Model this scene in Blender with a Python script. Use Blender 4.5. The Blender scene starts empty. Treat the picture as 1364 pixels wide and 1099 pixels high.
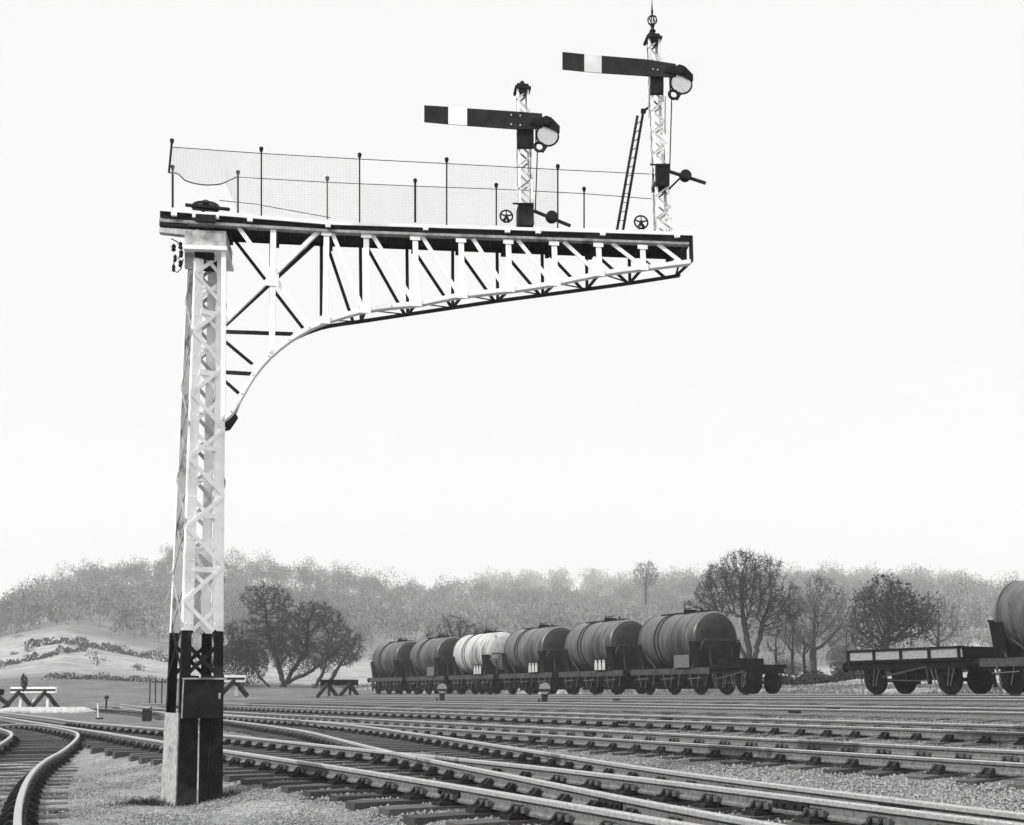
import bpy, math, random
import numpy as np
from mathutils import Vector, Matrix
random.seed(7); rng = np.random.default_rng(11)
S = bpy.context.scene; COL = S.collection
R = math.radians
# ------------------------------------------------------------------ camera (a plate camera: slight tilt plus rising front)
W0, H0, FP, TILT, SHIFT, EYE = 1364., 1099., 1500., R(9.5), 124., 1.346
cam = bpy.data.cameras.new('camera'); cam_o = bpy.data.objects.new('camera', cam); COL.objects.link(cam_o)
cam.sensor_width = 36; cam.sensor_fit = 'HORIZONTAL'; cam.lens = 36*FP/W0; cam.shift_y = SHIFT/W0
cam.clip_start = .1; cam.clip_end = 6000
cam_o.location = (0, 0, EYE); cam_o.rotation_euler = (R(90)+TILT, 0, 0); S.camera = cam_o
def ray(px, py):
    a = (px-W0/2)/FP; b = (H0/2-py+SHIFT)/FP
    return Vector((a, math.cos(TILT)-b*math.sin(TILT), math.sin(TILT)+b*math.cos(TILT)))
CAM = Vector((0, 0, EYE))
def atY(px, py, Y):
    d = ray(px, py); return CAM+d*(Y/d.y)
def lerp(x, xs, ys): return float(np.interp(x, xs, ys))
def ss(x, a, b):
    t = min(1, max(0, (x-a)/(b-a))); return t*t*(3-2*t)
# ------------------------------------------------------------------ yard geometry: t along the tracks, n across them
TA = R(29.4); T = Vector((-math.sin(TA), math.cos(TA), 0)); N = Vector((math.cos(TA), math.sin(TA), 0))
P0 = Vector((-.23, 10.6, 0))
def s_of(x, y): return (x-P0.x)*N.x+(y-P0.y)*N.y
def st(s, t, z=0): p = P0+N*s+T*t; return Vector((p.x, p.y, z))
def zr(s):   # rail head level
    return .2+.246*ss(s, -1.7, -.2)+.9*min(1, max(0, (s-6.5)/18.5))*(1-.0)
def hit(px, py, f=lambda x, y: zr(s_of(x, y))):
    d = ray(px, py); Y = 3.
    while Y < 400:
        p = CAM+d*(Y/d.y)
        if p.z <= f(p.x, p.y): break
        Y += .02*max(1, Y/20)
    return Vector((p.x, p.y, f(p.x, p.y)))
EFx = [-200, 0, 87, 137, 224, 300, 480, 700, 1000, 1100, 1250, 1364, 1600]
EFy = [50, 64, 78, 68, 49, 42, 45, 40, 30, 36, 66, 72, 75]
SKx = [-300, -60, 0, 40, 100, 150, 200, 235, 280, 310, 350, 400, 450, 500, 540, 580, 620, 680, 705, 820, 850, 880, 900, 960, 1050, 1110, 1150, 1200, 1260, 1364, 1700]
SKy = [830, 815, 800, 778, 754, 748, 742, 724, 726, 742, 744, 751, 758, 764, 769, 773, 772, 778, 778, 778, 764, 768, 766, 758, 756, 752, 765, 760, 768, 774, 780]
def hill(x, y):
    r = y
    if r < 60: return 0
    px = min(1700, max(-300, x/r*FP+W0/2))
    ef = lerp(px, EFx, EFy); sk = 925-lerp(px, SKx, SKy)-34
    far = 128 if 690 < px < 1000 else 60
    e = lerp(r, [60, 75, 110, 240, 480, 620, 900, 1500], [0, 0, ef*.35, ef, sk, max(20, sk-25), max(40, min(135, lerp(px, [300, 690, 760, 960, 1150, 1364], [70, 138, 150, 146, 150, 120]))), 60])
    return e*r/FP
def ground(x, y):
    s = s_of(x, y); z = zr(s)-.215-.03*ss(s, -1.3, -.6)*(1-ss(s, 8, 14))
    if s > 31:
        z += .55*ss(s, 33, 42)
    if y > 60: z += (EYE-z)*ss(y, 75, 130)*.8+hill(x, y)
    return z
# ------------------------------------------------------------------ materials
def mat(name, lo, hi, scale=8, rough=.8, bump=.15, metal=0, detail=6, stretch=None, vary=0, spots=None, dist=.02):
    m = bpy.data.materials.new(name); m.use_nodes = True; nt = m.node_tree; L = nt.links; b = nt.nodes['Principled BSDF']
    tc = nt.nodes.new('ShaderNodeTexCoord'); mp = nt.nodes.new('ShaderNodeMapping'); L.new(tc.outputs['Object'], mp.inputs[0])
    if stretch: mp.inputs['Scale'].default_value = stretch
    nz = nt.nodes.new('ShaderNodeTexNoise'); nz.inputs['Scale'].default_value = scale; nz.inputs['Detail'].default_value = detail; nz.inputs['Roughness'].default_value = .65
    L.new(mp.outputs[0], nz.inputs[0])
    cr = nt.nodes.new('ShaderNodeValToRGB'); cr.color_ramp.elements[0].position = .34; cr.color_ramp.elements[1].position = .66
    cr.color_ramp.elements[0].color = (lo, lo, lo, 1); cr.color_ramp.elements[1].color = (hi, hi, hi, 1)
    L.new(nz.outputs[0], cr.inputs[0]); out = cr.outputs[0]
    if spots is not None:
        n2 = nt.nodes.new('ShaderNodeTexNoise'); n2.inputs['Scale'].default_value = scale*.23; n2.inputs['Detail'].default_value = 4; L.new(mp.outputs[0], n2.inputs[0])
        c2 = nt.nodes.new('ShaderNodeValToRGB'); c2.color_ramp.elements[0].position = .56; c2.color_ramp.elements[1].position = .66
        L.new(n2.outputs[0], c2.inputs[0]); mx = nt.nodes.new('ShaderNodeMixRGB'); L.new(c2.outputs[0], mx.inputs[0]); L.new(out, mx.inputs[1])
        mx.inputs[2].default_value = (spots, spots, spots, 1); out = mx.outputs[0]
    if vary:
        oi = nt.nodes.new('ShaderNodeObjectInfo'); mr = nt.nodes.new('ShaderNodeMapRange'); mr.inputs[3].default_value = 1-vary; mr.inputs[4].default_value = 1+vary
        L.new(oi.outputs['Random'], mr.inputs[0]); mu = nt.nodes.new('ShaderNodeMixRGB'); mu.blend_type = 'MULTIPLY'; mu.inputs[0].default_value = 1
        L.new(out, mu.inputs[1]); L.new(mr.outputs[0], mu.inputs[2]); out = mu.outputs[0]
    L.new(out, b.inputs['Base Color']); b.inputs['Roughness'].default_value = rough; b.inputs['Metallic'].default_value = metal
    b.inputs['Specular IOR Level'].default_value = .08 if hi < .1 else .3
    if bump:
        bp = nt.nodes.new('ShaderNodeBump'); bp.inputs['Strength'].default_value = bump; bp.inputs['Distance'].default_value = dist
        L.new(nz.outputs[0], bp.inputs['Height']); L.new(bp.outputs[0], b.inputs['Normal'])
    return m
M = dict(
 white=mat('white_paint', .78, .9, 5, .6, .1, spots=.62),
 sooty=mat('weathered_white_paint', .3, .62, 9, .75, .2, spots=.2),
 greyp=mat('weathered_grey_paint', .2, .4, 14, .8, .2, spots=.12),  # weathered grey; also the tone for painted-in sunlit sides and shaded parts
 black=mat('black_paint', .006, .02, 7, .7, .25, spots=.04),
 dark=mat('dark_iron', .008, .025, 14, .65, .3),
 shade=mat('sooty_underside_paint', .01, .025, 11, .8, .2),  # deck underside and far beam: shade put into the colour
 far=mat('tarred_steel', .015, .04, 14, .8, .2),  # far truss: shade under the deck painted into the steel; also plain dark wires
 red=mat('signal_red_enamel', .014, .028, 6, .4, .05),
 lens=mat('signal_glass', .45, .55, 20, .35, .05),
 railside=mat('rail_side', .07, .16, 22, .75, .4, stretch=(1, 1, 1)),
 railtop=mat('rail_head', .2, .36, 30, .5, .1, metal=.2),
 chair=mat('cast_iron_chair', .01, .035, 30, .8, .4, vary=.3),
 key=mat('oak_key', .04, .11, 30, .8, .3),
 sleeper=mat('tarred_sleeper', .03, .1, 14, .9, .8, stretch=(1, 9, 9), vary=.35, dist=.03),
 tank=mat('tank_grey_paint', .02, .085, 2.6, .5, .05, vary=.3, spots=.013, stretch=(2.2, 1, .35)),
 tankw=mat('tank_white_paint', .24, .42, 2.6, .55, .05, spots=.12, stretch=(2.2, 1, .35)),
 end=mat('sooty_end_paint', .008, .025, 3, .7, .1),  # tank ends turned from the sun: their shade is painted in
 under=mat('wagon_underframe', .002, .008, 9, .8, .4),
 board=mat('label_board', .07, .1, 9, .8, .1),
 sole=mat('solebar_paint', .025, .06, 6, .8, .2, spots=.03),
 timber=mat('pale_plank', .13, .3, 8, .85, .3, stretch=(1, 8, 8), spots=.2),
 churn=mat('dull_white_paint', .26, .42, 12, .8, .1),
 rough=mat('dead_grass', .06, .22, .5, 1, 0),
 netting=mat('galvanised_wire', .3, .5, 9, .6, 0),
 bark=mat('bark', .015, .045, 6, .9, .5), twig=mat('twigs', .015, .05, 6, .9, 0),
 paletwig=mat('pale_twigs', .05, .11, 4, .9, 0), ivy=mat('ivy_leaves', .02, .06, 3, .9, 0),
 wood=mat('distant_wood', .1, .19, .06, 1, 0), hedge=mat('hedge_leaves', .035, .08, 1.5, 1, 0),
 stone=mat('ballast_stone', .015, .36, 38, .95, .3), weed=mat('dry_weeds', .015, .05, 3, 1, 0), pale=mat('pale_ash', .2, .42, 5, 1, .5))
for k_, sp_, ro_ in (('tank', .5, .38), ('tankw', .4, .45)):
    b_ = M[k_].node_tree.nodes['Principled BSDF']; b_.inputs['Specular IOR Level'].default_value = sp_; b_.inputs['Roughness'].default_value = ro_
# ------------------------------------------------------------------ mesh collector
ORG = {}
class MB:
    def __init__(s): s.v = []; s.f = []; s.m = []; s.mi = 0; s.n = 0; s.cuts = []
    def add(s, vs, fs):
        s.cuts.append((s.n, len(s.f)))
        s.v += [tuple(v) for v in vs]; s.f += [tuple(i+s.n for i in f) for f in fs]; s.m += [s.mi]*len(fs); s.n += len(vs); return s
    def frame(s, c, ax, ay, az):
        c = Vector(c); vs = []
        for k in (-1, 1):
            for (i, j) in ((-1, -1), (1, -1), (1, 1), (-1, 1)): vs.append(c+ax*i+ay*j+az*k)
        fs = [(3, 2, 1, 0), (4, 5, 6, 7), (0, 1, 5, 4), (1, 2, 6, 5), (2, 3, 7, 6), (3, 0, 4, 7)]
        if ax.cross(ay).dot(az) < 0: fs = [tuple(reversed(f)) for f in fs]
        return s.add(vs, fs)
    def box(s, c, d): return s.frame(c, Vector((d[0]/2, 0, 0)), Vector((0, d[1]/2, 0)), Vector((0, 0, d[2]/2)))
    def bar(s, p, q, w, h, up=None):     # w across, h in the 'up' direction
        p = Vector(p); q = Vector(q); a = (q-p); l = a.length
        if l < 1e-5: return s
        a /= l; up = Vector(up) if up else (Vector((0, 0, 1)) if abs(a.z) < .9 else Vector((0, 1, 0)))
        sd = a.cross(up).normalized(); u = sd.cross(a).normalized()
        return s.frame((p+q)/2, a*l/2, sd*w/2, u*h/2)
    def tube(s, pts, rad, n=6, caps=True):
        pts = [Vector(p) for p in pts]; rad = rad if isinstance(rad, (list, tuple)) else [rad]*len(pts); vs = []; fs = []
        up = None
        for i, p in enumerate(pts):
            a = (pts[min(i+1, len(pts)-1)]-pts[max(i-1, 0)]).normalized()
            if up is None: up = a.orthogonal().normalized()
            up = (up-a*up.dot(a)).normalized(); sd = a.cross(up)
            for k in range(n):
                t = 2*math.pi*k/n; vs.append(p+(up*math.cos(t)+sd*math.sin(t))*rad[i])
        for i in range(len(pts)-1):
            for k in range(n):
                fs.append((i*n+k, i*n+(k+1) % n, (i+1)*n+(k+1) % n, (i+1)*n+k))
        if caps: fs.append(tuple(range(n-1, -1, -1))); fs.append(tuple((len(pts)-1)*n+k for k in range(n)))
        return s.add(vs, fs)
    def lathe(s, c, axis, prof, n=24):   # prof: list of (dist along axis, radius)
        axis = Vector(axis).normalized(); pts = [Vector(c)+axis*a for a, r in prof]; up = axis.orthogonal().normalized(); sd = axis.cross(up)
        vs = []; fs = []
        for (a, r), p in zip(prof, pts):
            for k in range(n):
                t = 2*math.pi*k/n; vs.append(p+(up*math.cos(t)+sd*math.sin(t))*r)
        for i in range(len(prof)-1):
            for k in range(n): fs.append((i*n+k, i*n+(k+1) % n, (i+1)*n+(k+1) % n, (i+1)*n+k))
        fs.append(tuple(range(n-1, -1, -1))); fs.append(tuple((len(prof)-1)*n+k for k in range(n)))
        return s.add(vs, fs)
    def prism(s, poly, depth):           # poly: list of 3-D points (a flat outline); depth: vector
        poly = [Vector(p) for p in poly]; n = len(poly); depth = Vector(depth)
        return s.add(poly+[p+depth for p in poly], [tuple(range(n-1, -1, -1)), tuple(range(n, 2*n))]+[(i, (i+1) % n, n+(i+1) % n, n+i) for i in range(n)])
    def ring(s, c, axis, r, tr, n=20, m=5, sx=1):
        axis = Vector(axis).normalized(); up = axis.orthogonal().normalized(); sd = axis.cross(up); c = Vector(c); vs = []; fs = []
        for i in range(n):
            t = 2*math.pi*i/n; d = up*math.cos(t)+sd*math.sin(t)
            for j in range(m):
                q = 2*math.pi*j/m; vs.append(c+d*(r+tr*math.cos(q))+axis*tr*math.sin(q))
        for i in range(n):
            for j in range(m): fs.append((i*m+j, ((i+1) % n)*m+j, ((i+1) % n)*m+(j+1) % m, i*m+(j+1) % m))
        return s.add(vs, fs)
    def build(s, name, mats, parent=None, smooth=False):
        me = bpy.data.meshes.new(name); o = Vector((0, 0, 0)); p = parent
        if p is not None: o = ORG.get(p.name, o)
        me.from_pydata([(v[0]-o.x, v[1]-o.y, v[2]-o.z) for v in s.v], [], s.f)
        for m in (mats if isinstance(mats, (list, tuple)) else [mats]): me.materials.append(m)
        me.polygons.foreach_set('material_index', s.m)
        if smooth: me.polygons.foreach_set('use_smooth', [True]*len(me.polygons))
        me.update(); ob = bpy.data.objects.new(name, me); COL.objects.link(ob)
        if parent is not None: ob.parent = parent; ORG[ob.name] = o
        return ob
def build_each(s, name, mats, parent=None, k=1, smooth=False):
    out = []; C = s.cuts+[(s.n, len(s.f))]
    for i in range(0, len(s.cuts), k):
        (v0, f0), (v1, f1) = C[i], C[min(i+k, len(s.cuts))]; m = MB(); m.v = s.v[v0:v1]; m.f = [tuple(q-v0 for q in f) for f in s.f[f0:f1]]; m.m = s.m[f0:f1]
        out.append(m.build(name, mats, parent, smooth))
    return out
MB.build_each = build_each
def tag(o, label=None, cat=None, group=None, kind=None):
    for k, v in (('label', label), ('category', cat), ('group', group), ('kind', kind)):
        if v: o[k] = v
    return o
def thing(name, loc, label, cat, group=None, rz=0, local=False):
    o = bpy.data.objects.new(name, None); COL.objects.link(o); o.empty_display_size = .3; o.location = loc; o.rotation_euler.z = rz
    ORG[o.name] = Vector((0, 0, 0)) if local else Vector(loc)
    return tag(o, label, cat, group)
def copy_tree(o, parent=None):
    c = o.copy(); COL.objects.link(c); c.parent = parent
    for ch in list(o.children): copy_tree(ch, c)
    return c
def smooth_line(pts, step=.5):           # Catmull-Rom
    P = [Vector(p) for p in pts]; P = [2*P[0]-P[1]]+P+[2*P[-1]-P[-2]]; out = []
    for i in range(1, len(P)-2):
        a, b, c, d = P[i-1:i+3]; k = max(2, int((c-b).length/step))
        for j in range(k):
            t = j/k; out.append(.5*((2*b)+(c-a)*t+(2*a-5*b+4*c-d)*t*t+(3*b-a-3*c+d)*t**3))
    return out+[P[-2]]
# ------------------------------------------------------------------ ground sheet
def make_ground():
    ang = [R(a) for a in list(np.arange(-180, -36, 6.))+list(np.arange(-36, 36, .3))+list(np.arange(36, 180, 6.))]
    rad = [.6]
    while rad[-1] < 60: rad.append(rad[-1]*1.028+.02)
    while rad[-1] < 1000: rad.append(rad[-1]*1.04)
    vs = [(0, 0, ground(0, 0))]; zone = [(0, 0, 0, 1)]; na = len(ang)
    for r in rad:
        for a in ang:
            k_ = 1 if math.cos(a) > 0 else .2; x, y = r*math.sin(a), r*math.cos(a)*k_; s = s_of(x, y); z = ground(x, y)
            if r < 60: z += .018*math.sin(x*3.1+y*1.3)*math.sin(y*2.3-x)+.012*math.sin(x*7.3)*math.sin(y*6.1)
            if y > 110: z += (math.sin(x*.021+1)*math.sin(y*.017)*1.2)*ss(y, 110, 200)
            vs.append((x, y, z))
            field = ss(s, 30.5, 32.5) if s > 20 else 0
            field = max(field, ss(y, 62, 75)*(1 if s < -3 else 0), ss(y, 110, 130))
            ballast = ss(s, -.75, -.45)*(1-ss(s, 30, 31)); woods = ss(y, 225, 260)
            zone.append((field, ballast, woods, 1))
    fs = [(0, 1+(k+1) % na, 1+k) for k in range(na)]
    for i in range(len(rad)-1):
        for k in range(na):
            a, b = 1+i*na+k, 1+i*na+(k+1) % na; fs.append((a, b, b+na, a+na))
    fs = [tuple(f) for f in fs]
    me = bpy.data.meshes.new('ground'); me.from_pydata(vs, [], fs)
    ca = me.color_attributes.new('zone', 'FLOAT_COLOR', 'POINT'); ca.data.foreach_set('color', np.array(zone, dtype=np.float32).ravel())
    me.polygons.foreach_set('use_smooth', [True]*len(me.polygons)); me.update()
    m = bpy.data.materials.new('yard_ground'); m.use_nodes = True; nt = m.node_tree; L = nt.links; b = nt.nodes['Principled BSDF']
    tc = nt.nodes.new('ShaderNodeTexCoord'); at = nt.nodes.new('ShaderNodeAttribute'); at.attribute_name = 'zone'
    sp = nt.nodes.new('ShaderNodeSeparateColor'); L.new(at.outputs['Color'], sp.inputs[0])
    def noise(sc, det=5, ro=.6):
        n = nt.nodes.new('ShaderNodeTexNoise'); n.inputs['Scale'].default_value = sc; n.inputs['Detail'].default_value = det; n.inputs['Roughness'].default_value = ro; L.new(tc.outputs['Object'], n.inputs[0]); return n
    def ramp(src, a, b_, ca_, cb): 
        c = nt.nodes.new('ShaderNodeValToRGB'); c.color_ramp.elements[0].position = a; c.color_ramp.elements[1].position = b_
        c.color_ramp.elements[0].color = (ca_, ca_, ca_, 1); c.color_ramp.elements[1].color = (cb, cb, cb, 1); L.new(src, c.inputs[0]); return c.outputs[0]
    def mix(f, a, c, mode='MIX'):
        x = nt.nodes.new('ShaderNodeMixRGB'); x.blend_type = mode
        if isinstance(f, float): x.inputs[0].default_value = f
        else: L.new(f, x.inputs[0])
        L.new(a, x.inputs[1]); L.new(c, x.inputs[2]); return x.outputs[0]
    vo = nt.nodes.new('ShaderNodeTexVoronoi'); vo.inputs['Scale'].default_value = 26; L.new(tc.outputs['Object'], vo.inputs[0])
    vs_ = nt.nodes.new('ShaderNodeSeparateColor'); L.new(vo.outputs['Color'], vs_.inputs[0])
    n1, n2, n3, n4 = noise(30), noise(.9, 6), noise(.035, 6), noise(6, 5)
    grav = mix(.5, ramp(n1.outputs[0], .4, .6, .04, .36), ramp(vs_.outputs[0], .1, .95, .04, .42))
    grav = mix(ramp(n2.outputs[0], .35, .7, 0, .5), grav, ramp(n4.outputs[0], .3, .7, .1, .25))
    bal = mix(.6, ramp(vs_.outputs[0], .15, .9, .015, .17), ramp(n4.outputs[0], .35, .65, .03, .13))
    n5 = noise(.22, 8, .75); fld = mix(.5, ramp(n3.outputs[0], .35, .65, .12, .32), ramp(n2.outputs[0], .35, .65, .1, .34)); fld = mix(.45, fld, ramp(n5.outputs[0], .4, .6, .08, .36))
    n6 = noise(.35, 8, .7); grav = mix(ramp(n6.outputs[0], .42, .62, 0, .75), grav, ramp(n4.outputs[0], .3, .7, .05, .16)); bal = mix(ramp(n6.outputs[0], .4, .65, 0, .5), bal, ramp(n1.outputs[0], .3, .7, .1, .28))
    wd = ramp(n3.outputs[0], .4, .6, .1, .16)
    c = mix(sp.outputs[1], grav, bal); c = mix(sp.outputs[0], c, fld); c = mix(sp.outputs[2], c, wd); L.new(c, b.inputs['Base Color'])
    b.inputs['Roughness'].default_value = 1; b.inputs['Specular IOR Level'].default_value = .1
    bp = nt.nodes.new('ShaderNodeBump'); bp.inputs['Strength'].default_value = .9; bp.inputs['Distance'].default_value = .06
    h = mix(.5, n1.outputs[0], vo.outputs['Distance']); h = mix(.4, h, n4.outputs[0]); L.new(h, bp.inputs['Height']); L.new(bp.outputs[0], b.inputs['Normal'])
    me.materials.append(m); o = bpy.data.objects.new('ground', me); COL.objects.link(o); tag(o, kind='structure')
make_ground()
# ------------------------------------------------------------------ track
PROF = [(-.03, 0), (.03, 0), (.034, .022), (.02, .036), (.01, .046), (.01, .1), (.022, .112), (.037, .122), (.037, .155), (.028, .165), (-.028, .165), (-.037, .155), (-.037, .122), (-.022, .112), (-.01, .1), (-.01, .046), (-.02, .036), (-.034, .022)]
def rail_mesh(pts, name, parent):
    """sweep the bullhead profile; pts carry the level of the rail head"""
    mb = MB(); n = len(PROF); vs = []
    for i, p in enumerate(pts):
        a = (pts[min(i+1, len(pts)-1)]-pts[max(i-1, 0)]); a.z = 0; a.normalize(); sd = Vector((a.y, -a.x, 0))
        for (u, w) in PROF: vs.append(p+sd*u+Vector((0, 0, w-.165)))
    for i in range(len(pts)-1):
        for k in range(n):
            mb.mi = 1 if k in (7, 8, 9, 10, ) else 0
            mb.f.append((i*n+k, i*n+(k+1) % n, (i+1)*n+(k+1) % n, (i+1)*n+k)); mb.m.append(mb.mi)
    mb.v = [tuple(v) for v in vs]; mb.f += [tuple(range(n)), tuple(range(len(vs)-1, len(vs)-n-1, -1))]; mb.m += [0, 0]
    return mb.build(name, [M['railside'], M['railtop']], parent)
def sleeper_mesh(l=1.):
    mb = MB(); mb.box((0, 0, -.07), (l, .27, .14)); me = bpy.data.meshes.new('sleeper'); me.from_pydata(mb.v, [], mb.f); me.materials.append(M['sleeper']); return me
def chair_mesh():
    mb = MB(); mb.box((0, 0, .0175), (.4, .2, .035)); mb.box((0, 0, .03), (.3, .16, .03))
    for s in (-1, 1):
        for y in (-.06, .06): mb.prism([(s*.17, y-.017, .035), (s*.06, y-.017, .035), (s*.05, y-.017, .115), (s*.075, y-.017, .125)], (0, .034, 0))
        mb.prism([(s*.085, -.08, .035), (s*.045, -.08, .035), (s*.04, -.08, .12), (s*.075, -.08, .12)], (0, .16, 0))
        for y in (-.06, .06): mb.lathe((s*.16, y, .03), (0, 0, 1), [(0, .02), (.035, .018)], 6)
    mb.mi = 1; mb.box((.058, .015, .085), (.045, .25, .055))
    me = bpy.data.meshes.new('chair'); me.from_pydata(mb.v, [], mb.f); me.materials.append(M['chair']); me.materials.append(M['key']); me.polygons.foreach_set('material_index', mb.m); return me
SLM = [None]*3; CHM = chair_mesh()
_sl = {}
def sleeper(p, ang, length, parent, org, chairs=(), name='sleeper'):
    key = round(length*4)
    if key not in _sl: _sl[key] = sleeper_mesh(key/4)
    o = bpy.data.objects.new(name, _sl[key]); COL.objects.link(o); o.parent = parent
    o.location = p-org; o.rotation_euler = (random.uniform(-.006, .006), random.uniform(-.004, .004), ang+random.uniform(-.015, .015))
    for c, ca, flip in chairs:
        k = bpy.data.objects.new('chair', CHM); COL.objects.link(k); k.parent = o; k.location = (c, 0, .001); k.rotation_euler.z = ca+(math.pi if flip else 0)
    return o
def fishplate(mb, p, a):
    a = a.normalized(); sd = Vector((a.y, -a.x, 0))
    for s in (-1, 1):
        mb.bar(p-a*.24+sd*s*.027+Vector((0, 0, -.085)), p+a*.24+sd*s*.027+Vector((0, 0, -.085)), .018, .06)
        for k in (-.18, -.07, .07, .18): mb.lathe(p+a*k+sd*s*.036+Vector((0, 0, -.085)), sd*s, [(0, .019), (.03, .017)], 6)
NANG = math.atan2(N.y, N.x)
def plain_track(s, t0, t1, label, chairs=True, gauge=1.435, pitch=.76, tsl=(-4, 70), joints=(5, 19)):
    p = st(s+gauge/2, (t0+t1)/2, 0); root = thing('railway_track', p, label, 'railway track', 'parallel running lines of the yard')
    for k, ds in enumerate((0, gauge)):
        pts = [st(s+ds, t, zr(s+ds)) for t in np.linspace(t0, t1, 40)]; rail_mesh(pts, 'rail', root)
    fp = MB()
    for j in joints:
        for ds in (0, gauge): fishplate(fp, st(s+ds, j, zr(s+ds)), T)
    fp.build_each('fishplate', M['dark'], root, 5)
    t = tsl[0]; c = 0; org = Vector(p)
    tilt = -(zr(s+gauge)-zr(s))/gauge
    while t < tsl[1] and c < 100:
        z = (zr(s)+zr(s+gauge))/2-.2
        o = sleeper(st(s+gauge/2, t, z), NANG, 2.6, root, org, [(-gauge/2, 0, False), (gauge/2, 0, True)] if chairs else [])
        o.rotation_euler.y = tilt; t += pitch+random.uniform(-.03, .03); c += 1
plain_track(7.6, -14, 160, 'third railway line from the camera, beyond the crossing rails, with raised chairs', True, tsl=(-7, 75), joints=(-1.2, 12, 26))
plain_track(12.0, -16, 190, 'fourth railway line back, running between the two ground signal lines and the third line', True, tsl=(-9, 66), joints=(2, 15))
plain_track(17.0, -20, 200, 'fifth railway line back, just in front of the two disc ground signals', False, tsl=(-8, 80), joints=(0, 14))
plain_track(28.3-.7175, -24, 200, 'farthest railway line, carrying the row of tank wagons', False, tsl=(0, 90), joints=(8, 30))
plain_track(22.2, -20, 200, 'railway line directly in front of the wagons, just behind the disc ground signals', False, tsl=(-4, 80), joints=(8, 30))
# junction: near line plus the line crossing out of it
RP = dict(
 R1=[(-60, 945), (50, 962), (120, 972), (217, 987), (296, 998), (440, 1019), (590, 1042), (650, 1052), (755, 1069), (914, 1096), (1150, 1136)],
 B=[(-60, 942), (50, 954), (105, 961), (217, 970), (296, 978), (395, 988), (470, 996), (548, 1004), (650, 1013), (750, 1024), (914, 1042), (1000, 1053), (1364, 1097), (1560, 1121)],
 A=[(160, 942), (240, 951), (296, 958), (395, 971), (440, 981), (518, 1000), (650, 1026), (782, 1051), (914, 1079), (1000, 1093), (1120, 1112)],
 R4=[(160, 938), (240, 946), (296, 951), (440, 962), (518, 971), (590, 981), (650, 990), (780, 1010), (914, 1030), (1000, 1040), (1364, 1084), (1560, 1106)])
RW = {k: smooth_line([hit(*q) for q in v], .4) for k, v in RP.items()}
for k in RW:   # relax kinks
    for it in range(30):
        L_ = RW[k]; RW[k] = [L_[0]]+[(L_[i-1]+L_[i]*2+L_[i+1])/4 for i in range(1, len(L_)-1)]+[L_[-1]]
    RW[k] = [Vector((p.x, p.y, zr(s_of(p.x, p.y)))) for p in RW[k]]
jorg = st(1, 8); J = thing('railway_junction', jorg, 'nearest railway lines where two pairs of rails cross and part, with long shared timbers', 'railway junction')
for k in RW: rail_mesh(RW[k], 'rail', J)
def cross(line, t):     # where the rail crosses the plane at distance t along the yard
    for a, b in zip(line[:-1], line[1:]):
        ta, tb = (a-P0).dot(T), (b-P0).dot(T)
        if (ta-t)*(tb-t) <= 0 and ta != tb:
            f = (t-ta)/(tb-ta); p = a.lerp(b, f); d = (b-a); return s_of(p.x, p.y), math.atan2(d.y, d.x)
    return None
t = -7.; cnt = 0
rest = MB()
while t < 62:
    c = sorted([x for x in (cross(RW[k], t) for k in RW) if x]); groups = []
    if c:
        groups = [[c[0]]]
        for x in c[1:]:
            n_ = len(groups[-1])
            if x[0]-groups[-1][-1][0] < 1.35 and not (n_ >= 2 and x[0]-groups[-1][-1][0] > .9 and len(c)-len(groups[-1]) == 2) or n_ == 1: groups[-1].append(x)
            else: groups.append([x])
    for g in groups:
        lo, hi = g[0][0]-.72-random.random()*.12, g[-1][0]+.5; mid = (lo+hi)/2; z0 = zr(mid)-.2; ln = round((hi-lo)*4)/4
        if cnt < 100:
            ch = []
            for x, a in g:
                if ch and x-mid-ch[-1][0] < .3: continue
                ch.append((x-mid, a-math.atan2(T.y, T.x), x > mid))
            if cnt < 90 or True: sleeper(st(mid, t, z0), NANG, ln, J, jorg, ch, 'timber')
        else: rest.bar(st(lo, t, z0-.07), st(hi, t, z0-.07), .26, .14)
        cnt += 1
    t += .74+random.uniform(-.04, .04)
if rest.v: tag(rest.build('timber', M['sleeper'], J), kind='stuff')
fp = MB()
for k, js in (('R1', (1.2, 12.5)), ('B', (-1.5, 8.)), ('A', (-.6,)), ('R4', (-2.2, 7))):
    for tj in js:
        c = cross(RW[k], tj)
        if c: fishplate(fp, st(c[0], tj, zr(c[0])), Vector((math.cos(c[1]), math.sin(c[1]), 0)))
fp.build_each('fishplate', M['dark'], J, 5)
# curved siding on the left
outer = smooth_line([hit(*q) for q in [(30, 1160), (21, 1099), (24, 1072), (37, 1034), (62, 1010), (93, 990), (113, 977)]]+[Vector((-14.6, 35.2, .43)), Vector((-17, 38.6, .44)), Vector((-21, 43, .446)), Vector((-28, 49.5, .446)), Vector((-45, 62, .446))], .4)
for it in range(40): outer = [outer[0]]+[(outer[i-1]+outer[i]*2+outer[i+1])/4 for i in range(1, len(outer)-1)]+[outer[-1]]
outer = [Vector((p.x, p.y, zr(s_of(p.x, p.y))+.004)) for p in outer]
SD = thing('curved_siding', outer[len(outer)//3], 'curved siding track sweeping round at the left, left of the signal mast', 'railway track')
inner = []
for i, p in enumerate(outer):
    a = outer[min(i+1, len(outer)-1)]-outer[max(i-1, 0)]; a.z = 0; a.normalize(); inner.append(p+Vector((-a.y, a.x, 0))*1.45)
rail_mesh(outer, 'rail', SD); rail_mesh(inner, 'rail', SD); acc = 0; c = 0
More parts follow.
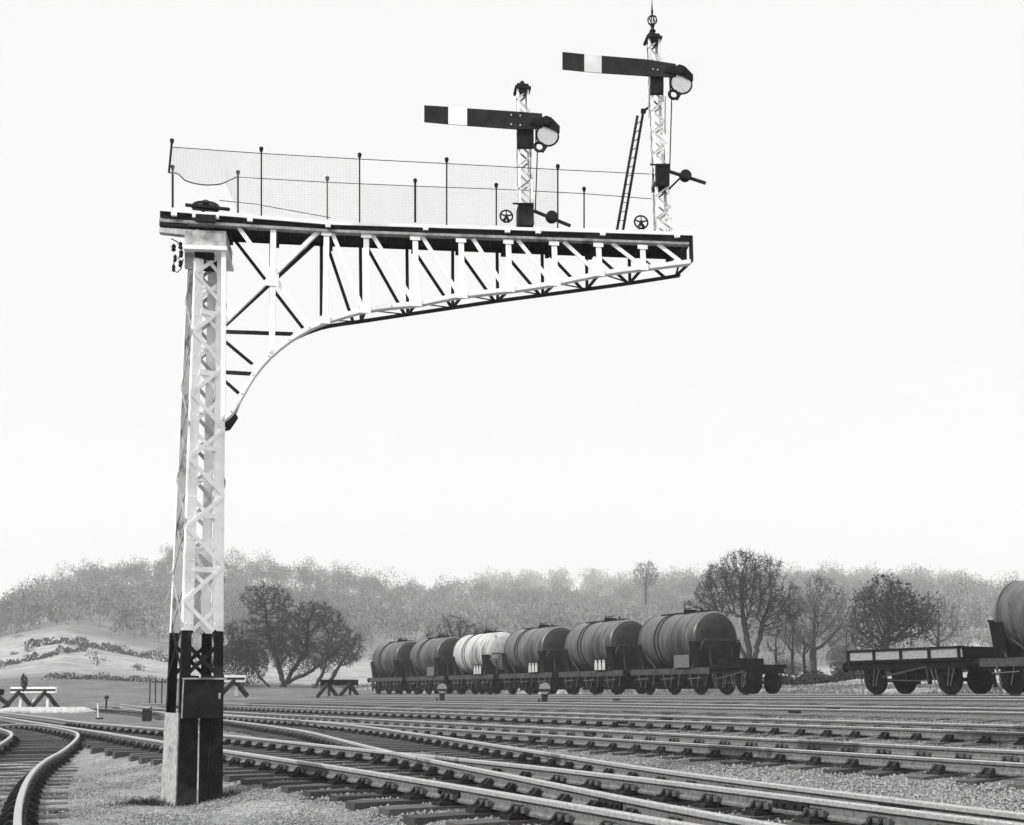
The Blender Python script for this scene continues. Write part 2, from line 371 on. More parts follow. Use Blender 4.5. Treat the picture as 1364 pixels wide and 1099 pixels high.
for i in range(1, len(outer)):
    acc += (outer[i]-outer[i-1]).length
    if acc > .72 and c < 70 and outer[i].y < 52:
        a = outer[i]-outer[i-1]; acc = 0; c += 1; mid = (outer[i]+inner[i])/2
        sleeper(Vector((mid.x, mid.y, mid.z-.2)), math.atan2(a.y, a.x)-math.pi/2, 2.5, SD, ORG[SD.name], [(-.725, 0, True), (.725, 0, False)])
# ------------------------------------------------------------------ bracket signal
GY = R(7.); G = Vector((math.cos(GY), math.sin(GY), 0)); GN = Vector((-math.sin(GY), math.cos(GY), 0))
G0 = atY(297, 700, 14.2); G0.z = 0; DW = .68
def g(px, py, w=0.):
    d = ray(px, py); o = G0+GN*w; k = (o-CAM).dot(GN)/d.dot(GN); return CAM+d*k
UP = Vector((0, 0, 1)); PXM = 14.3/FP
BS = thing('bracket_signal', (-4.1, 14.5, 0), 'tall white lattice mast with a long truss bracket carrying two semaphore signals', 'railway signal')
# mast corners: bottom pixel/depth and top pixel/depth
MC = dict(FL=((236, 1066, 14.2), (261, 322, 14.2)), FR=((295, 1060, 14.48), (300, 322, 14.42)), BL=((217, 1052, 14.84), (252, 322, 14.75)), BR=((277, 1050, 15.1), (288, 322, 14.95)))
def mc(k, z):
    a = atY(*MC[k][0]); b = atY(*MC[k][1]); f = (z-a.z)/(b.z-a.z); return a+(b-a)*f
def zpy(py): return atY(265, py, 14.3).z
ZB, ZT, ZBL = -.3, zpy(310), zpy(840)
ZP = zpy(950)
nF = (mc('FR', 2)-mc('FL', 2)).cross(UP).normalized(); nL = UP.cross(mc('BL', 2)-mc('FL', 2)).normalized()
if nF.y > 0: nF = -nF
if nL.x > 0: nL = -nL
for k in MC:
    mb = MB(); e1 = {'F': {'L': 'FR', 'R': 'FL'}, 'B': {'L': 'BR', 'R': 'BL'}}[k[0]][k[1]]; e2 = {'FL': 'BL', 'FR': 'BR', 'BL': 'FL', 'BR': 'FR'}[k]
    for zi, (za, zb) in enumerate(((ZB, ZBL), (ZBL, ZT))):
        mb.mi = zi
        for e, wd in ((e1, .128), (e2, .06)):
            a, b = mc(k, za), mc(k, zb); da = (mc(e, za)-a).normalized(); db = (mc(e, zb)-b).normalized()
            nn = nF if (e[0] == k[0]) else nL
            sgn = 1 if (nn == nF and k[0] == 'F') or (nn == nL and k[1] == 'L') else -1
            mb.prism([a, a+da*wd, b+db*wd*.85, b], nn*sgn*.012)
    mb.build('mast_leg', [M['black'], M['white']], BS)
def lattice(k1, k2, name, m, z0=None, z1=None, wd=.05, off=.02, inset=.03):
    mb = MB(); z = z0 if z0 is not None else zpy(905); n = 0
    while z < (z1 or ZT-.2):
        w_ = (mc(k1, z)-mc(k2, z)).length; dz = w_*.95; z2 = min(z+dz, ZT-.05)
        a, b = (k1, k2) if n % 2 == 0 else (k2, k1)
        nrm = (mc(k1, z)-mc(k2, z)).cross(UP).normalized()
        for (p, q, o_) in ((mc(a, z), mc(b, z2), -off), (mc(b, z), mc(a, z2), off*.5)):
            p = p+nrm*o_; q = q+nrm*o_; f = (ZBL-p.z)/(q.z-p.z); sg = [(p, q, 0 if f >= 1 else 1)] if f <= 0 or f >= 1 else [(p, p.lerp(q, f), 0), (p.lerp(q, f), q, 1)]
            for (u, v, mi) in sg: mb.mi = mi; mb.frame((u+v)/2, (v-u)/2, nrm*.005, (v-u).normalized().cross(nrm)*wd/2)
        z = z2; n += 1
    return mb.build(name, [M['black'], m], BS)
lattice('FL', 'FR', 'mast_lattice', M['white']); lattice('BL', 'BR', 'mast_lattice', M['sooty']); lattice('FL', 'BL', 'mast_lattice', M['greyp'], wd=.045); lattice('FR', 'BR', 'mast_lattice', M['sooty'])  # left side lattice in grey: shade painted into its colour
# gusset plates and stays on the front
mb = MB()
for py in (762, 690, 600, 500, 420):
    z = zpy(py); a, b = mc('FL', z), mc('FR', z); mb.prism([a.lerp(b, .22)-UP*.0, a.lerp(b, .78), a.lerp(b, .78)+UP*.07, a.lerp(b, .22)+UP*.07], nF*.02)
for py in (640, 550, 465, 385, 730):
    z = zpy(py); a, b = mc('FL', z), mc('FR', z); mb.bar(a.lerp(b, .2), b.lerp(a, .2), .02, .02)
mb.build_each('mast_gusset', M['white'], BS)
mb = MB()
for k in MC:
    for i in range(26):
        z = .6+i*.27
        if z < ZBL: continue
        for e in (.035, .1):
            other = {'FL': 'FR', 'FR': 'FL'}.get(k)
            if other: p = mc(k, z); d = (mc(other, z)-p).normalized(); mb.lathe(p+d*e+nF*.012, nF, [(0, .011), (.008, .006)], 6)
tag(mb.build('mast_rivet', M['white'], BS), kind='stuff')
# plated foot
mb = MB(); a0, a1, b0, b1 = mc('FL', ZB), mc('FL', ZP), mc('BL', ZB), mc('BL', ZP)
mb.prism([a0, b0, b1, a1], nL*.022); mb.build('foot_side_plate', M['greyp'], BS)  # sunlit left face of the black foot, painted lighter
mb = MB(); c0, c1 = mc('FR', ZB), mc('FR', zpy(900)); f1 = mc('FL', zpy(900))
for q0, q1 in ((0, .42), (.47, 1.)):
    mb.prism([a0.lerp(c0, q0), a0.lerp(c0, q1), f1.lerp(c1, q1), f1.lerp(c1, q0)], nF*.022)
r0, r1 = mc('BR', ZB), mc('BR', zpy(900)); mb.prism([c0, r0, r1, c1], -nL*.015)
mb.bar(a0.lerp(c0, .6)+nF*.03+UP*.3, f1.lerp(c1, .78)+nF*.03-UP*.35, .012, .03); mb.build('foot_plate', M['black'], BS)
mb = MB(); mb.bar(a0.lerp(c0, .445)+nF*.01+UP*.2, a0.lerp(c0, .445).lerp(f1.lerp(c1, .445), .62)+nF*.01, .02, .03); mb.build('pull_rod', M['sooty'], BS)
mb = MB()
for i in range(9):
    p = a0.lerp(a1, .18+i*.09); d = (c0-a0).normalized(); mb.lathe(p+d*.04+nF*.022, nF, [(0, .014), (.01, .008)], 6)
mb.build('foot_rivets', M['black'], BS)
cab = [atY(x, y, 13.95) for x, y in ((243, 957), (295, 957), (296, 905), (244, 905))]
mb = MB(); d = (cab[1]-cab[0]); d.z = 0; w = d.length; d.normalize(); d = (d+Vector((0, .3, 0))).normalized(); n2 = d.cross(UP).normalized(); n2 = n2 if n2.y < 0 else -n2
p0 = cab[0]+(-n2)*-.0; h = cab[3].z-cab[0].z
mb.prism([p0, p0+d*w, p0+d*w+UP*h, p0+UP*h], -n2*.42); mb.mi = 1
mb.prism([p0-d*.02+n2*.02+UP*h, p0+d*(w+.03)+n2*.02+UP*h, p0+d*(w+.03)+n2*.02+UP*(h+.02), p0-d*.02+n2*.02+UP*(h+.02)], -n2*.46)
cb = mb.build('relay_cabinet', [M['black'], M['greyp']], BS)
mb = MB(); mb.prism([p0-d*.002+UP*.0, p0-d*.002+UP*h, p0-d*.014+UP*h, p0-d*.014], -n2*.42); mb.build('cabinet_side', M['greyp'], cb)  # added sheet: sunlight on the cabinet's left face painted as grey
mb = MB(); mb.bar(p0+d*(w*.9)+n2*.015+UP*h*.5, p0+d*(w*.9)+n2*.015+UP*h*.65, .02, .02); mb.build('handle', M['greyp'], cb)
# head of the mast
mb = MB(); a = g(246, 330, -.02); b = g(300, 329, -.02); c = g(301, 308, -.02); e = g(246, 306, -.02); mb.prism([a, b, c, e], GN*(DW+.04)); mb.build('mast_head', M['sooty'], BS)
mb = MB(); mb.prism([g(244, 331, -.05), g(302, 333, -.05), g(302, 328, -.05), g(244, 326, -.05)], GN*(DW+.1)); mb.build('head_flange', M['white'], BS)
mb = MB(); mb.prism([g(259, 343, .05), g(284, 344, .05), g(285, 330, .05), g(259, 330, .05)], GN*.5); mb.build('head_box', M['black'], BS)
mb = MB(); mb.prism([g(246, 356, .1), g(262, 360, .1), g(259, 330, .1), g(246, 330, .1)], GN*.06); mb.build('head_bracket', M['greyp'], BS)
mb = MB()
for (x, y, r_) in ((231, 330, .026), (240, 327, .022), (241, 338, .024), (233, 344, .02), (240, 351, .022), (231, 357, .02)):
    mb.lathe(g(x, y+5, .05), UP, [(0, .5*r_), (.02, r_*1.2), (.05, r_), (.07, r_*1.3), (.1, r_*.6)], 8)
mb.tube([g(228, 318, .05), g(236, 322, .05), g(243, 330, .05), g(238, 345, .05), g(232, 345, .05), g(231, 360, .05), g(236, 363, .05), g(241, 358, .05), g(244, 345, .05)], .008, 5)
mb.build_each('insulator', M['dark'], BS)
# beams and deck
def strip(name, m, top, bot, w, th, parent=BS):
    mb = MB()
    for i in range(len(top)-1):
        (x0, y0), (x1, y1) = top[i], top[i+1]; (u0, v0), (u1, v1) = bot[i], bot[i+1]
        mb.prism([g(u0, v0, w), g(u1, v1, w), g(x1, y1, w), g(x0, y0, w)], GN*th)
    return mb.build(name, m, parent)
strip('deck_beam', M['black'], [(213, 281), (440, 299.5), (922, 314)], [(213, 290), (440, 305), (920, 322)], 0, .015)  # black covers both dark paint and painted-in shadow of the deck overhang
strip('beam_flange', M['greyp'], [(212, 291), (440, 305.5), (918, 322.5)], [(212, 295), (440, 309), (918, 325.5)], -.03, .1)
strip('side_channel', M['sooty'], [(212, 303), (256, 306)], [(212, 309), (256, 314)], -.02, .1)
strip('side_channel', M['dark'], [(212, 297), (250, 299.5)], [(212, 299.5), (250, 302.5)], -.025, .1)
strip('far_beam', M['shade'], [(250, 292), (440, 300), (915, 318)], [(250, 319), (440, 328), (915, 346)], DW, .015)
strip('deck_edge', M['white'], [(213, 276.5), (440, 295.5), (924, 309)], [(213, 280.5), (440, 299), (924, 313.5)], -.035, .02)
mb = MB(); A0, A1, A2 = g(213, 281, 0), g(440, 299, 0), g(922, 313, 0)
for (p, q) in ((A0, A1), (A1, A2)):
    n_ = int((q-p).length/.18)
    for i in range(n_):
        u0 = p.lerp(q, i/n_); u1 = p.lerp(q, (i+.94)/n_); mb.prism([u0, u1, u1+GN*DW, u0+GN*DW], (0, 0, .035))
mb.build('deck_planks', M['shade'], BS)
mb = MB()
for x in (300, 364, 438, 488, 553, 614, 677, 738, 797, 856, 905):
    y = lerp(x, [213, 440, 922], [290, 304, 321]); p = g(x, y, .02); mb.bar(p-UP*.02, p+GN*(DW-.03)-UP*.02, .06, .09)
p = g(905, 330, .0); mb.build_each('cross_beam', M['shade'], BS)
mb = MB()
for x in (333, 437, 567, 676, 717, 803, 902, 232, 260, 288):
    y = lerp(x, [213, 440, 922], [283, 299.5, 314]); s_ = .03; p = g(x, y, -.05); mb.frame(p, G*.035, GN*.02, UP*.035)
mb.build_each('edge_clip', M['white'], BS)
# near truss (white) and far truss
def member(mb, p, q, w, wd, wall=.05):
    a, b = g(p[0], p[1], w), g(q[0], q[1], w); dr = (b-a).normalized(); sd = dr.cross(GN).normalized()
    mb.frame((a+b)/2, (b-a)/2, GN*.006, sd*wd/2); mb.frame((a+b)/2+sd*(wd/2-.005)+GN*wall/2, (b-a)/2, GN*wall/2, sd*.005)
NV = [((364, 305), (362, 472)), ((435, 308), (433, 427)), ((488, 311), (487, 413)), ((553, 314), (555, 404)), ((614, 317), (616, 393)), ((677, 319), (679, 385)), ((738, 321), (740, 377)), ((797, 323), (799, 364)), ((856, 326), (857, 356))]
ND = [((318, 303), (412, 434)), ((425, 307), (298, 430)), ((442, 309), (484, 414)), ((495, 311), (552, 404)), ((561, 313), (612, 393)), ((630, 318), (674, 386)), ((690, 320), (735, 377)), ((751, 322), (797, 365)), ((815, 324), (857, 356)), ((876, 325), (906, 348))]
NCx = [(920, 348), (864, 355), (803, 363), (735, 377), (682, 385), (610, 393), (561, 403), (521, 407), (481, 413), (440, 425), (412, 436), (385, 452), (358, 474), (337, 499), (322, 524), (308, 548), (296, 558)]
for p, q in NV: mb = MB(); member(mb, p, q, .0, .075); mb.build('truss_post', M['white'], BS)
for p, q in ND: mb = MB(); member(mb, p, q, .012, .055); mb.build('truss_diagonal', M['white'], BS)
def chord(pts, w, name, m, wd=.055, fl=.09):
    P = [g(x, y, w) for x, y in pts]; P = smooth_line(P, .25); mb = MB()
    for a, b in zip(P[:-1], P[1:]):
        dr = (b-a).normalized(); sd = dr.cross(GN).normalized(); sd = sd if sd.z > 0 else -sd
        mb.frame((a+b)/2, (b-a)*.505, GN*.006, sd*wd/2); mb.frame((a+b)/2-sd*(wd/2)+GN*fl/2, (b-a)*.505, GN*fl/2, sd*.006)
    return mb.build(name, m, BS)
chord(NCx, 0, 'bottom_chord', M['white'])
FC = [(904, 367), (840, 377), (783, 385), (723, 393), (662, 401), (602, 410), (541, 419), (481, 428), (440, 434), (418, 440), (396, 449), (372, 464), (345, 490), (326, 518), (313, 548), (303, 562), (292, 566)]
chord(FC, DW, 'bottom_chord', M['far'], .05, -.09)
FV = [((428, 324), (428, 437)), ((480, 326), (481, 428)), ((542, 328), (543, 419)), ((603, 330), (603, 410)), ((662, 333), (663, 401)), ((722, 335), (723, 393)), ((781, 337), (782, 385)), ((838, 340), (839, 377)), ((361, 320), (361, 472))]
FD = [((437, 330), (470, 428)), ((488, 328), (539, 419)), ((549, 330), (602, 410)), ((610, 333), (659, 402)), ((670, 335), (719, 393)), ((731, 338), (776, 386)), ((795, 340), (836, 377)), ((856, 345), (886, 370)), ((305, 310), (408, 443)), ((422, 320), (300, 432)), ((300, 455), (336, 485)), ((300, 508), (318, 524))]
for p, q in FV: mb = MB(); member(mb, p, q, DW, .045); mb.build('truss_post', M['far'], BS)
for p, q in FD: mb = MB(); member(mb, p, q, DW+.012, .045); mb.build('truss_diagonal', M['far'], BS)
mb = MB()
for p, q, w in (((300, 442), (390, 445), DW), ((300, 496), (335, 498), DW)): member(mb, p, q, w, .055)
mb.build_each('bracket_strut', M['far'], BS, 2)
mb = MB()
for p, q, w in (((298, 310), (297, 560), 0), ((296, 310), (296, 562), DW)): member(mb, p, q, w, .06)
mb.build_each('bracket_upright', M['white'], BS, 2)
mb = MB()
for i in range(len(NV)):   # plan bracing between the two bottom chords
    a = NV[i][1]; b = FV[i-1][1] if i else (361, 472); mb.bar(g(*a, .01), g(*b, DW-.01), .035, .03)
    if 0 < i < len(NV)-1: c_ = FV[i][1]; mb.bar(g(*a, .01), g(*c_, DW-.01), .025, .012)
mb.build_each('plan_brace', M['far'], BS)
mb = MB(); mb.prism([g(292, 567, .3), g(302, 564, .3), g(313, 548, .3), g(309, 546, .3), g(302, 551, .3), g(294, 552, .3)], GN*(DW-.3)); mb.build('bracket_shoe', M['black'], BS)
mb = MB()
for x, y in NCx[::1]:
    p = g(x, y, -.008); mb.lathe(p, -GN, [(0, .012), (.008, .007)], 6)
mb.build('chord_rivets', M['sooty'], BS)
mb = MB()
for (x, y) in (((363, 373)),): 
    c = g(x, y, -.012); mb.frame(c, G*.08, GN*.006, UP*.08)
for (p, q) in NV[1:]:
    c = g(q[0], q[1], -.012); mb.frame(c+UP*.01, G*.07, GN*.004, UP*.05)
    c = g(p[0], p[1]+3, -.012); mb.frame(c, G*.07, GN*.004, UP*.03)
mb.build_each('gusset_plate', M['white'], BS)
mb = MB()
mb.bar(g(920, 312, .02), g(921, 348, .02), .05, .05); mb.bar(g(914, 318, DW), g(900, 368, DW), .03, .03); mb.bar(g(921, 348, .02), g(902, 366, DW), .035, .03); mb.bar(g(918, 324, .02), g(909, 342, DW*.7), .02, .02); mb.bar(g(895, 340, .1), g(912, 346, .1), .03, .03)
mb.prism([g(922, 313, -.02), g(914, 322, -.02), g(905, 322, -.02), g(905, 313, -.02)], GN*(DW+.04)); mb.build('end_frame', M['dark'], BS)
# handrails: near and far
def post(px, y0, y1, w, r, x1=None):
    mb = MB(); a = g(x1 or px, y1, w); b = g(px, y0, w); mb.tube([a, b], r, 6); mb.lathe(b, UP, [(-.03, .014), (0, .026), (.03, .03), (.045, .018)], 8); mb.build('handrail_post', M['dark'], BS)
NR = [(229, 189, 229), (348, 200, 288), (479, 208, 297), (595, 214, 300), (743, 223, 304)]
FR_ = [(230, 224, 276), (317, 231, 283), (436, 239, 292), (553, 242, 296), (661, 248, 300), (778, 253, 304)]
for x, a, b in NR[1:]: post(x, a, b, -.02, .011)
post(229, 189, 230, -.02, .016, 225)
for x, a, b in FR_: post(x, a, b, DW, .017 if x in (230, 317, 553) else .011)
def wire(pts, r, name='handrail_wire', m=None):
    mb = MB(); mb.tube(pts, r, 5); return mb.build(name, m or M['far'], BS)
wire([g(x, y, -.02) for x, y in ((229, 196), (348, 204.5), (479, 212), (595, 218), (743, 226), (866, 232))], .006)
wire([g(x, y, DW) for x, y in ((317, 236), (436, 243), (553, 248), (661, 252), (778, 258), (868, 265))], .006)
ch = [(225, 230), (232, 230.5), (238, 232), (246, 240), (262, 245), (278, 246.5), (294, 245), (306, 240), (317, 235)]
wire(smooth_line([g(x, y, DW*(i/8)) for i, (x, y) in enumerate(ch)], .08), .009, 'slack_chain', M['dark'])
def netting(xs, top, bot, w, label=None):
    vs = []; fs = []; cols = []
    A_ = [g(x, lerp(x, *top), w) for x in xs]; B_ = [g(x, lerp(x, *bot), w) for x in xs]; n = 27
    for a, b in zip(A_, B_):
        for k in range(n): vs.append(a.lerp(b, k/(n-1)))
    for i in range(len(xs)-1):
        for k in range(n-1): fs.append((i*n+k, (i+1)*n+k, (i+1)*n+k+1, i*n+k+1))
    mb = MB(); mb.add(vs, fs); o = mb.build('wire_netting', M['netting'], BS); md = o.modifiers.new('wires', 'WIREFRAME'); md.thickness = .0022; md.use_replace = True
top_n = ((229, 348, 479, 595, 743, 866), (196, 204.5, 212, 218, 226, 232)); top_f = ((317, 436, 553, 661, 778, 868), (236, 243, 248, 252, 258, 265)); dk = ((213, 440, 922), (277, 296, 309))
netting(list(np.linspace(229, 479, 130)), top_n, ((229, 238, 262, 300, 317, 348, 479), (232, 233, 246, 243, 282, 286, 297)), -.02)
netting(list(np.linspace(595, 743, 78)), top_n, dk, DW+.03)
netting(list(np.linspace(479, 595, 60)), top_f, dk, DW)
# crank wheel on the deck above the mast
mb = MB(); c = g(274, 276, .1); ax = Vector((.15, -.7, .7)).normalized(); mb.ring(c, ax, .165, .026, 26, 6); mb.lathe(c-ax*.03, ax, [(0, .11), (.02, .13), (.05, .12), (.07, .05), (.12, .04)], 16)
for k in range(6):
    t_ = k*math.pi/3; u = ax.orthogonal().normalized(); v = ax.cross(u); mb.bar(c, c+(u*math.cos(t_)+v*math.sin(t_))*.15, .025, .02)
mb.bar(g(247, 273, .0), g(306, 279, .0), .05, .03); mb.frame(g(274, 291, -.07), G*.13, GN*.02, UP*.05); mb.build('crank_wheel', M['dark'], BS)
wire([g(292, 267, .1), g(340, 272, .3), g(440, 290, .3)], .006, 'signal_wire', M['far'])
# --- signal posts
def signal(px0, px1, y0, y1, w, label, arm, spec, mount, boxq, lever, wheel, finial):
    """px0/px1 = post centre at the bottom/top"""
    P = MB(); wv = GN; b = g(px0, y0, w); t_ = g(px1, y1, w); hw0, hw1 = .105, .085; d = (t_-b)
    legs = []
    for sx in (-1, 1):
        for sy in (-1, 1):
            q0 = b+G*hw0*sx+GN*hw0*sy; q1 = t_+G*hw1*sx+GN*hw1*sy; legs.append((q0, q1, sx, sy))
            P.frame((q0+q1)/2-G*sx*.016, (q1-q0)/2, G*.016, GN*.003); P.frame((q0+q1)/2-GN*sy*.016, (q1-q0)/2, G*.003, GN*.016)
    post_o = P.build('signal_post', M['white'], BS)
    Lm = MB(); n = int(d.length/.16)
    for i in range(n):
        for (a_, c_) in ((0, 2), (1, 3), (0, 1), (2, 3)):
            p, q = (a_, c_) if i % 2 else (c_, a_)
            u0 = legs[p][0].lerp(legs[p][1], i/n); u1 = legs[q][0].lerp(legs[q][1], (i+1)/n); nn = GN if (a_, c_) in ((0, 2), (1, 3)) else G
            Lm.frame((u0+u1)/2, (u1-u0)/2, nn*.003, (u1-u0).normalized().cross(nn)*.014)
    Lm.build('lattice_bars', M['sooty'], post_o)
    f = MB(); c = t_
    f.frame(c+UP*.01, G*.115, GN*.115, UP*.02); f.frame(c+UP*.05, G*.085, GN*.085, UP*.03); f.frame(c-UP*.03-GN*.09, G*.06, GN*.012, UP*.04)
    f.lathe(c+UP*.07, UP, [(0, .05), (.03, .045), (.05, .03), (.07, .035), (.09, .02)], 10)
    if finial:
        f.lathe(c+UP*.13, UP, [(0, .03), (.03, .05), (.06, .03), (.09, .02), (.12, .035), (.15, .012)], 10)
        for k in range(4):
            a_ = k*math.pi/4; dr = G*math.cos(a_)+GN*math.sin(a_); cc = c+UP*.34
            f.ring(cc, dr.cross(UP), .07, .008, 18, 4)
        f.lathe(c+UP*.41, UP, [(0, .02), (.03, .012), (.06, .02), (.1, .012), (.32, .001)], 8)
    f.build('finial', M['black'], post_o)
    wa = w-.17; A = MB(); (x0, ya, yb), (x1, yc, yd) = arm[0], arm[-1]; th = -GN*.018
    segs = arm
    ao = None
    A = MB()
    for i in range(len(segs)-1):
        if i == 1: continue
        (x0, a0_, b0_), (x1, a1_, b1_) = segs[i], segs[i+1]; A.prism([g(x0, b0_, wa), g(x1, b1_, wa), g(x1, a1_, wa), g(x0, a0_, wa)], th)
    ao = tag(A.build('semaphore_arm', M['red'], BS), label)
    (x0, a0_, b0_), (x1, a1_, b1_) = segs[1], segs[2]; A = MB(); A.prism([g(x0, b0_, wa), g(x1, b1_, wa), g(x1, a1_, wa), g(x0, a0_, wa)], th); A.build('white_stripe', M['white'], ao)
    A = MB()
    for x, y in mount[1]: A.lathe(g(x, y, wa-.02), -GN, [(0, .011), (.008, .008)], 8)
    A.build('arm_rivets', M['white'], ao)
    sx, sy, sr = spec; c = g(sx, sy, wa-.0); r_ = sr*PXM
    A = MB(); A.lathe(c-GN*.004, -GN, [(0, r_*.93), (.012, r_*.93)], 28); A.build('spectacle_glass', M['lens'], ao)
    A = MB(); A.ring(c-GN*.01, GN, r_, .014, 28, 5)
    pts = [c+(G*math.cos(q)+UP*math.sin(q))*r_*1.04 for q in np.linspace(R(-12), R(150), 14)]
    top = [c+G*r_*1.1+UP*r_*.25, c+G*r_*1.12+UP*r_*.9, c+G*r_*.6+UP*r_*1.45, c+G*r_*.35+UP*r_*1.7, c-G*r_*.15+UP*r_*1.85, c-G*r_*.55+UP*r_*1.62, c-G*r_*1.3+UP*r_*1.5, c-G*r_*1.6+UP*r_*.95, c-G*r_*.8+UP*r_*.92, c+G*r_*.15+UP*r_*.72]
    A.prism([p-GN*.014 for p in top], -GN*.022)
    lo = [c-G*r_*1.0-UP*r_*.3, c-G*r_*.7-UP*r_*.8, c-G*r_*.1-UP*r_*1.05, c+G*r_*.1-UP*r_*1.1, c-G*r_*.2-UP*r_*1.65, c-G*r_*.75-UP*r_*1.7, c-G*r_*1.1-UP*r_*1.2]
    A.ring(c-G*r_*.75-UP*r_*1.15-GN*.012, GN, r_*.42, .022, 16, 5); A.bar(c-UP*r_*.95-G*r_*.1-GN*.012, c-G*r_*.5-UP*r_*1.6-GN*.012, .03, .05); A.lathe(c-G*r_*.1+UP*r_*1.25-GN*.03, -GN, [(0, .06), (.03, .055)], 14)
    A.bar(c-G*r_*1.05+UP*r_*1.1-GN*.012, c-G*r_*1.05-UP*r_*1.3-GN*.012, .02, .03); A.build('spectacle_frame', M['black'], ao)
    A = MB(); m0 = mount[0]; A.prism([g(m0[0], m0[3], w-.15), g(m0[2], m0[3], w-.15), g(m0[2], m0[1], w-.15), g(m0[0], m0[1], w-.15)], GN*.06); A.build('arm_bearing', M['black'], post_o)
    A = MB(); q = boxq; A.prism([g(q[0], q[3], w-.16), g(q[2], q[3], w-.16), g(q[2], q[1], w-.16), g(q[0], q[1], w-.16)], GN*.28)
    A.bar(g(q[0]-8, q[1]+1, w-.16), g(q[2], q[1]+3, w-.16), .02, .02); A.build('detector_box', M['black'], post_o)
    A = MB(); l = lever; A.bar(g(*l[0], w-.1), g(*l[1], w-.1), .03, .04); cw = g(*l[2], w-.1); A.lathe(cw-GN*.05, GN, [(0, .07), (.02, .085), (.09, .085), (.11, .07)], 16)
    if l[3]: A.bar(g(*l[3][0], w-.1), g(*l[3][1], w-.1), .02, .025)
    A.build('balance_weight', M['dark'], post_o)
    A = MB(); A.tube([c-G*r_*.9-UP*r_*1.3, g(l[0][0]+2, l[0][1], w-.08)], .009, 5); A.tube([c-G*r_*1.5-UP*r_*1.3, g(l[0][0]-5, l[0][1], w-.02)], .006, 5); A.build('down_rod', M['dark'], post_o)
    A = MB(); c = g(wheel[0], wheel[1], w-.2); r_ = wheel[2]*PXM; A.ring(c, GN, r_, .013, 24, 5); A.lathe(c-GN*.02, GN, [(0, .025), (.04, .025)], 10)
    for k in range(5):
        a_ = R(90+72*k); A.bar(c, c+(G*math.cos(a_)+UP*math.sin(a_))*r_, .012, .02)
    A.bar(c-UP*r_*1.1-G*.03, c, .02, .03); A.bar(c-UP*r_*1.1+G*.03, c, .02, .03); A.build('pulley_wheel', M['dark'], BS)
signal(700.5, 695.5, 302, 122, .36, 'lower red arm with a white stripe, nearer the mast',
       [(565, 141, 163), (597, 143, 166), (622, 145, 168), (690, 149.5, 173), (722, 152, 172)], (729, 181, 16.5), ((689, 166, 711, 196), ((681, 153), (693, 154), (681, 165.5), (693, 166.5))), (691, 270, 711, 300),
       ((711, 281), (760, 301), (735, 289), None), (674.5, 288, 9), False)
signal(883, 869.5, 309, 55, .36, 'upper red arm with a white stripe, near the end of the bracket',
       [(749, 70, 93), (778, 73, 96), (801, 75, 98), (862, 80, 102), (900, 86, 104)], (907, 112, 16.5), ((867, 88, 884, 124), ((870, 92), (876, 93))), (874, 218, 892, 246),
       ((890, 228), (940, 244), (913, 234), ((891, 252), (907, 236))), (854, 296, 10), True)
# ladder
LD = MB(); l0, l1 = g(822, 306, .2), g(849, 155, .2); k0, k1 = g(830, 306, .5), g(857, 148, .5)
LD.bar(l0, l1, .038, .05); LD.bar(k0, k1, .038, .05)
for i in range(1, 13): LD.bar(l0.lerp(l1, i/13), k0.lerp(k1, i/13), .01, .01)
LD.bar(k1, g(866, 142, .45), .02, .03); LD.frame(k1, G*.035, GN*.02, UP*.03); LD.build('ladder', M['dark'], BS)
# ------------------------------------------------------------------ wagons (local: x along the track towards the near end, y away from the camera side, z up from the rail)
WR = NANG-math.pi/2
def wheel_part(x, y, root):
    mb = MB(); mb.lathe((x, y-.06*math.copysign(1, y), .5), (0, math.copysign(1, y), 0), [(0, .52), (.03, .53), (.035, .5), (.13, .49), (.13, .4), (.09, .38), (.09, .12), (.14, .1), (.16, .06)], 28); w_ = mb.build('wheel', M['under'], root)
def axlebox(mb, x, y):
    s = math.copysign(1, y)
    for dx in (-1, 1): mb.bar((x+dx*.3, y+s*.14, .95), (x+dx*.1, y+s*.14, .38), .02, .07)
    mb.box((x, y+s*.2, .5), (.22, .2, .24))
    for k in range(5): mb.box((x, y+s*.2, .66+k*.022), (1.0-.17*k if k < 5 else .2, .09, .02))
    mb.bar((x-.52, y+s*.2, .66), (x-.45, y+s*.16, .95), .03, .04); mb.bar((x+.52, y+s*.2, .66), (x+.45, y+s*.16, .95), .03, .04)
def buffers(root, L, z=1.02):
    for sx in (-1, 1):
        for sy in (-.87, .87):
            mb = MB(); mb.lathe((sx*L/2, sy, z), (sx, 0, 0), [(0, .12), (.25, .09), (.26, .06), (.4, .06), (.41, .17), (.45, .19)], 14); mb.build('buffer', M['under'], root)
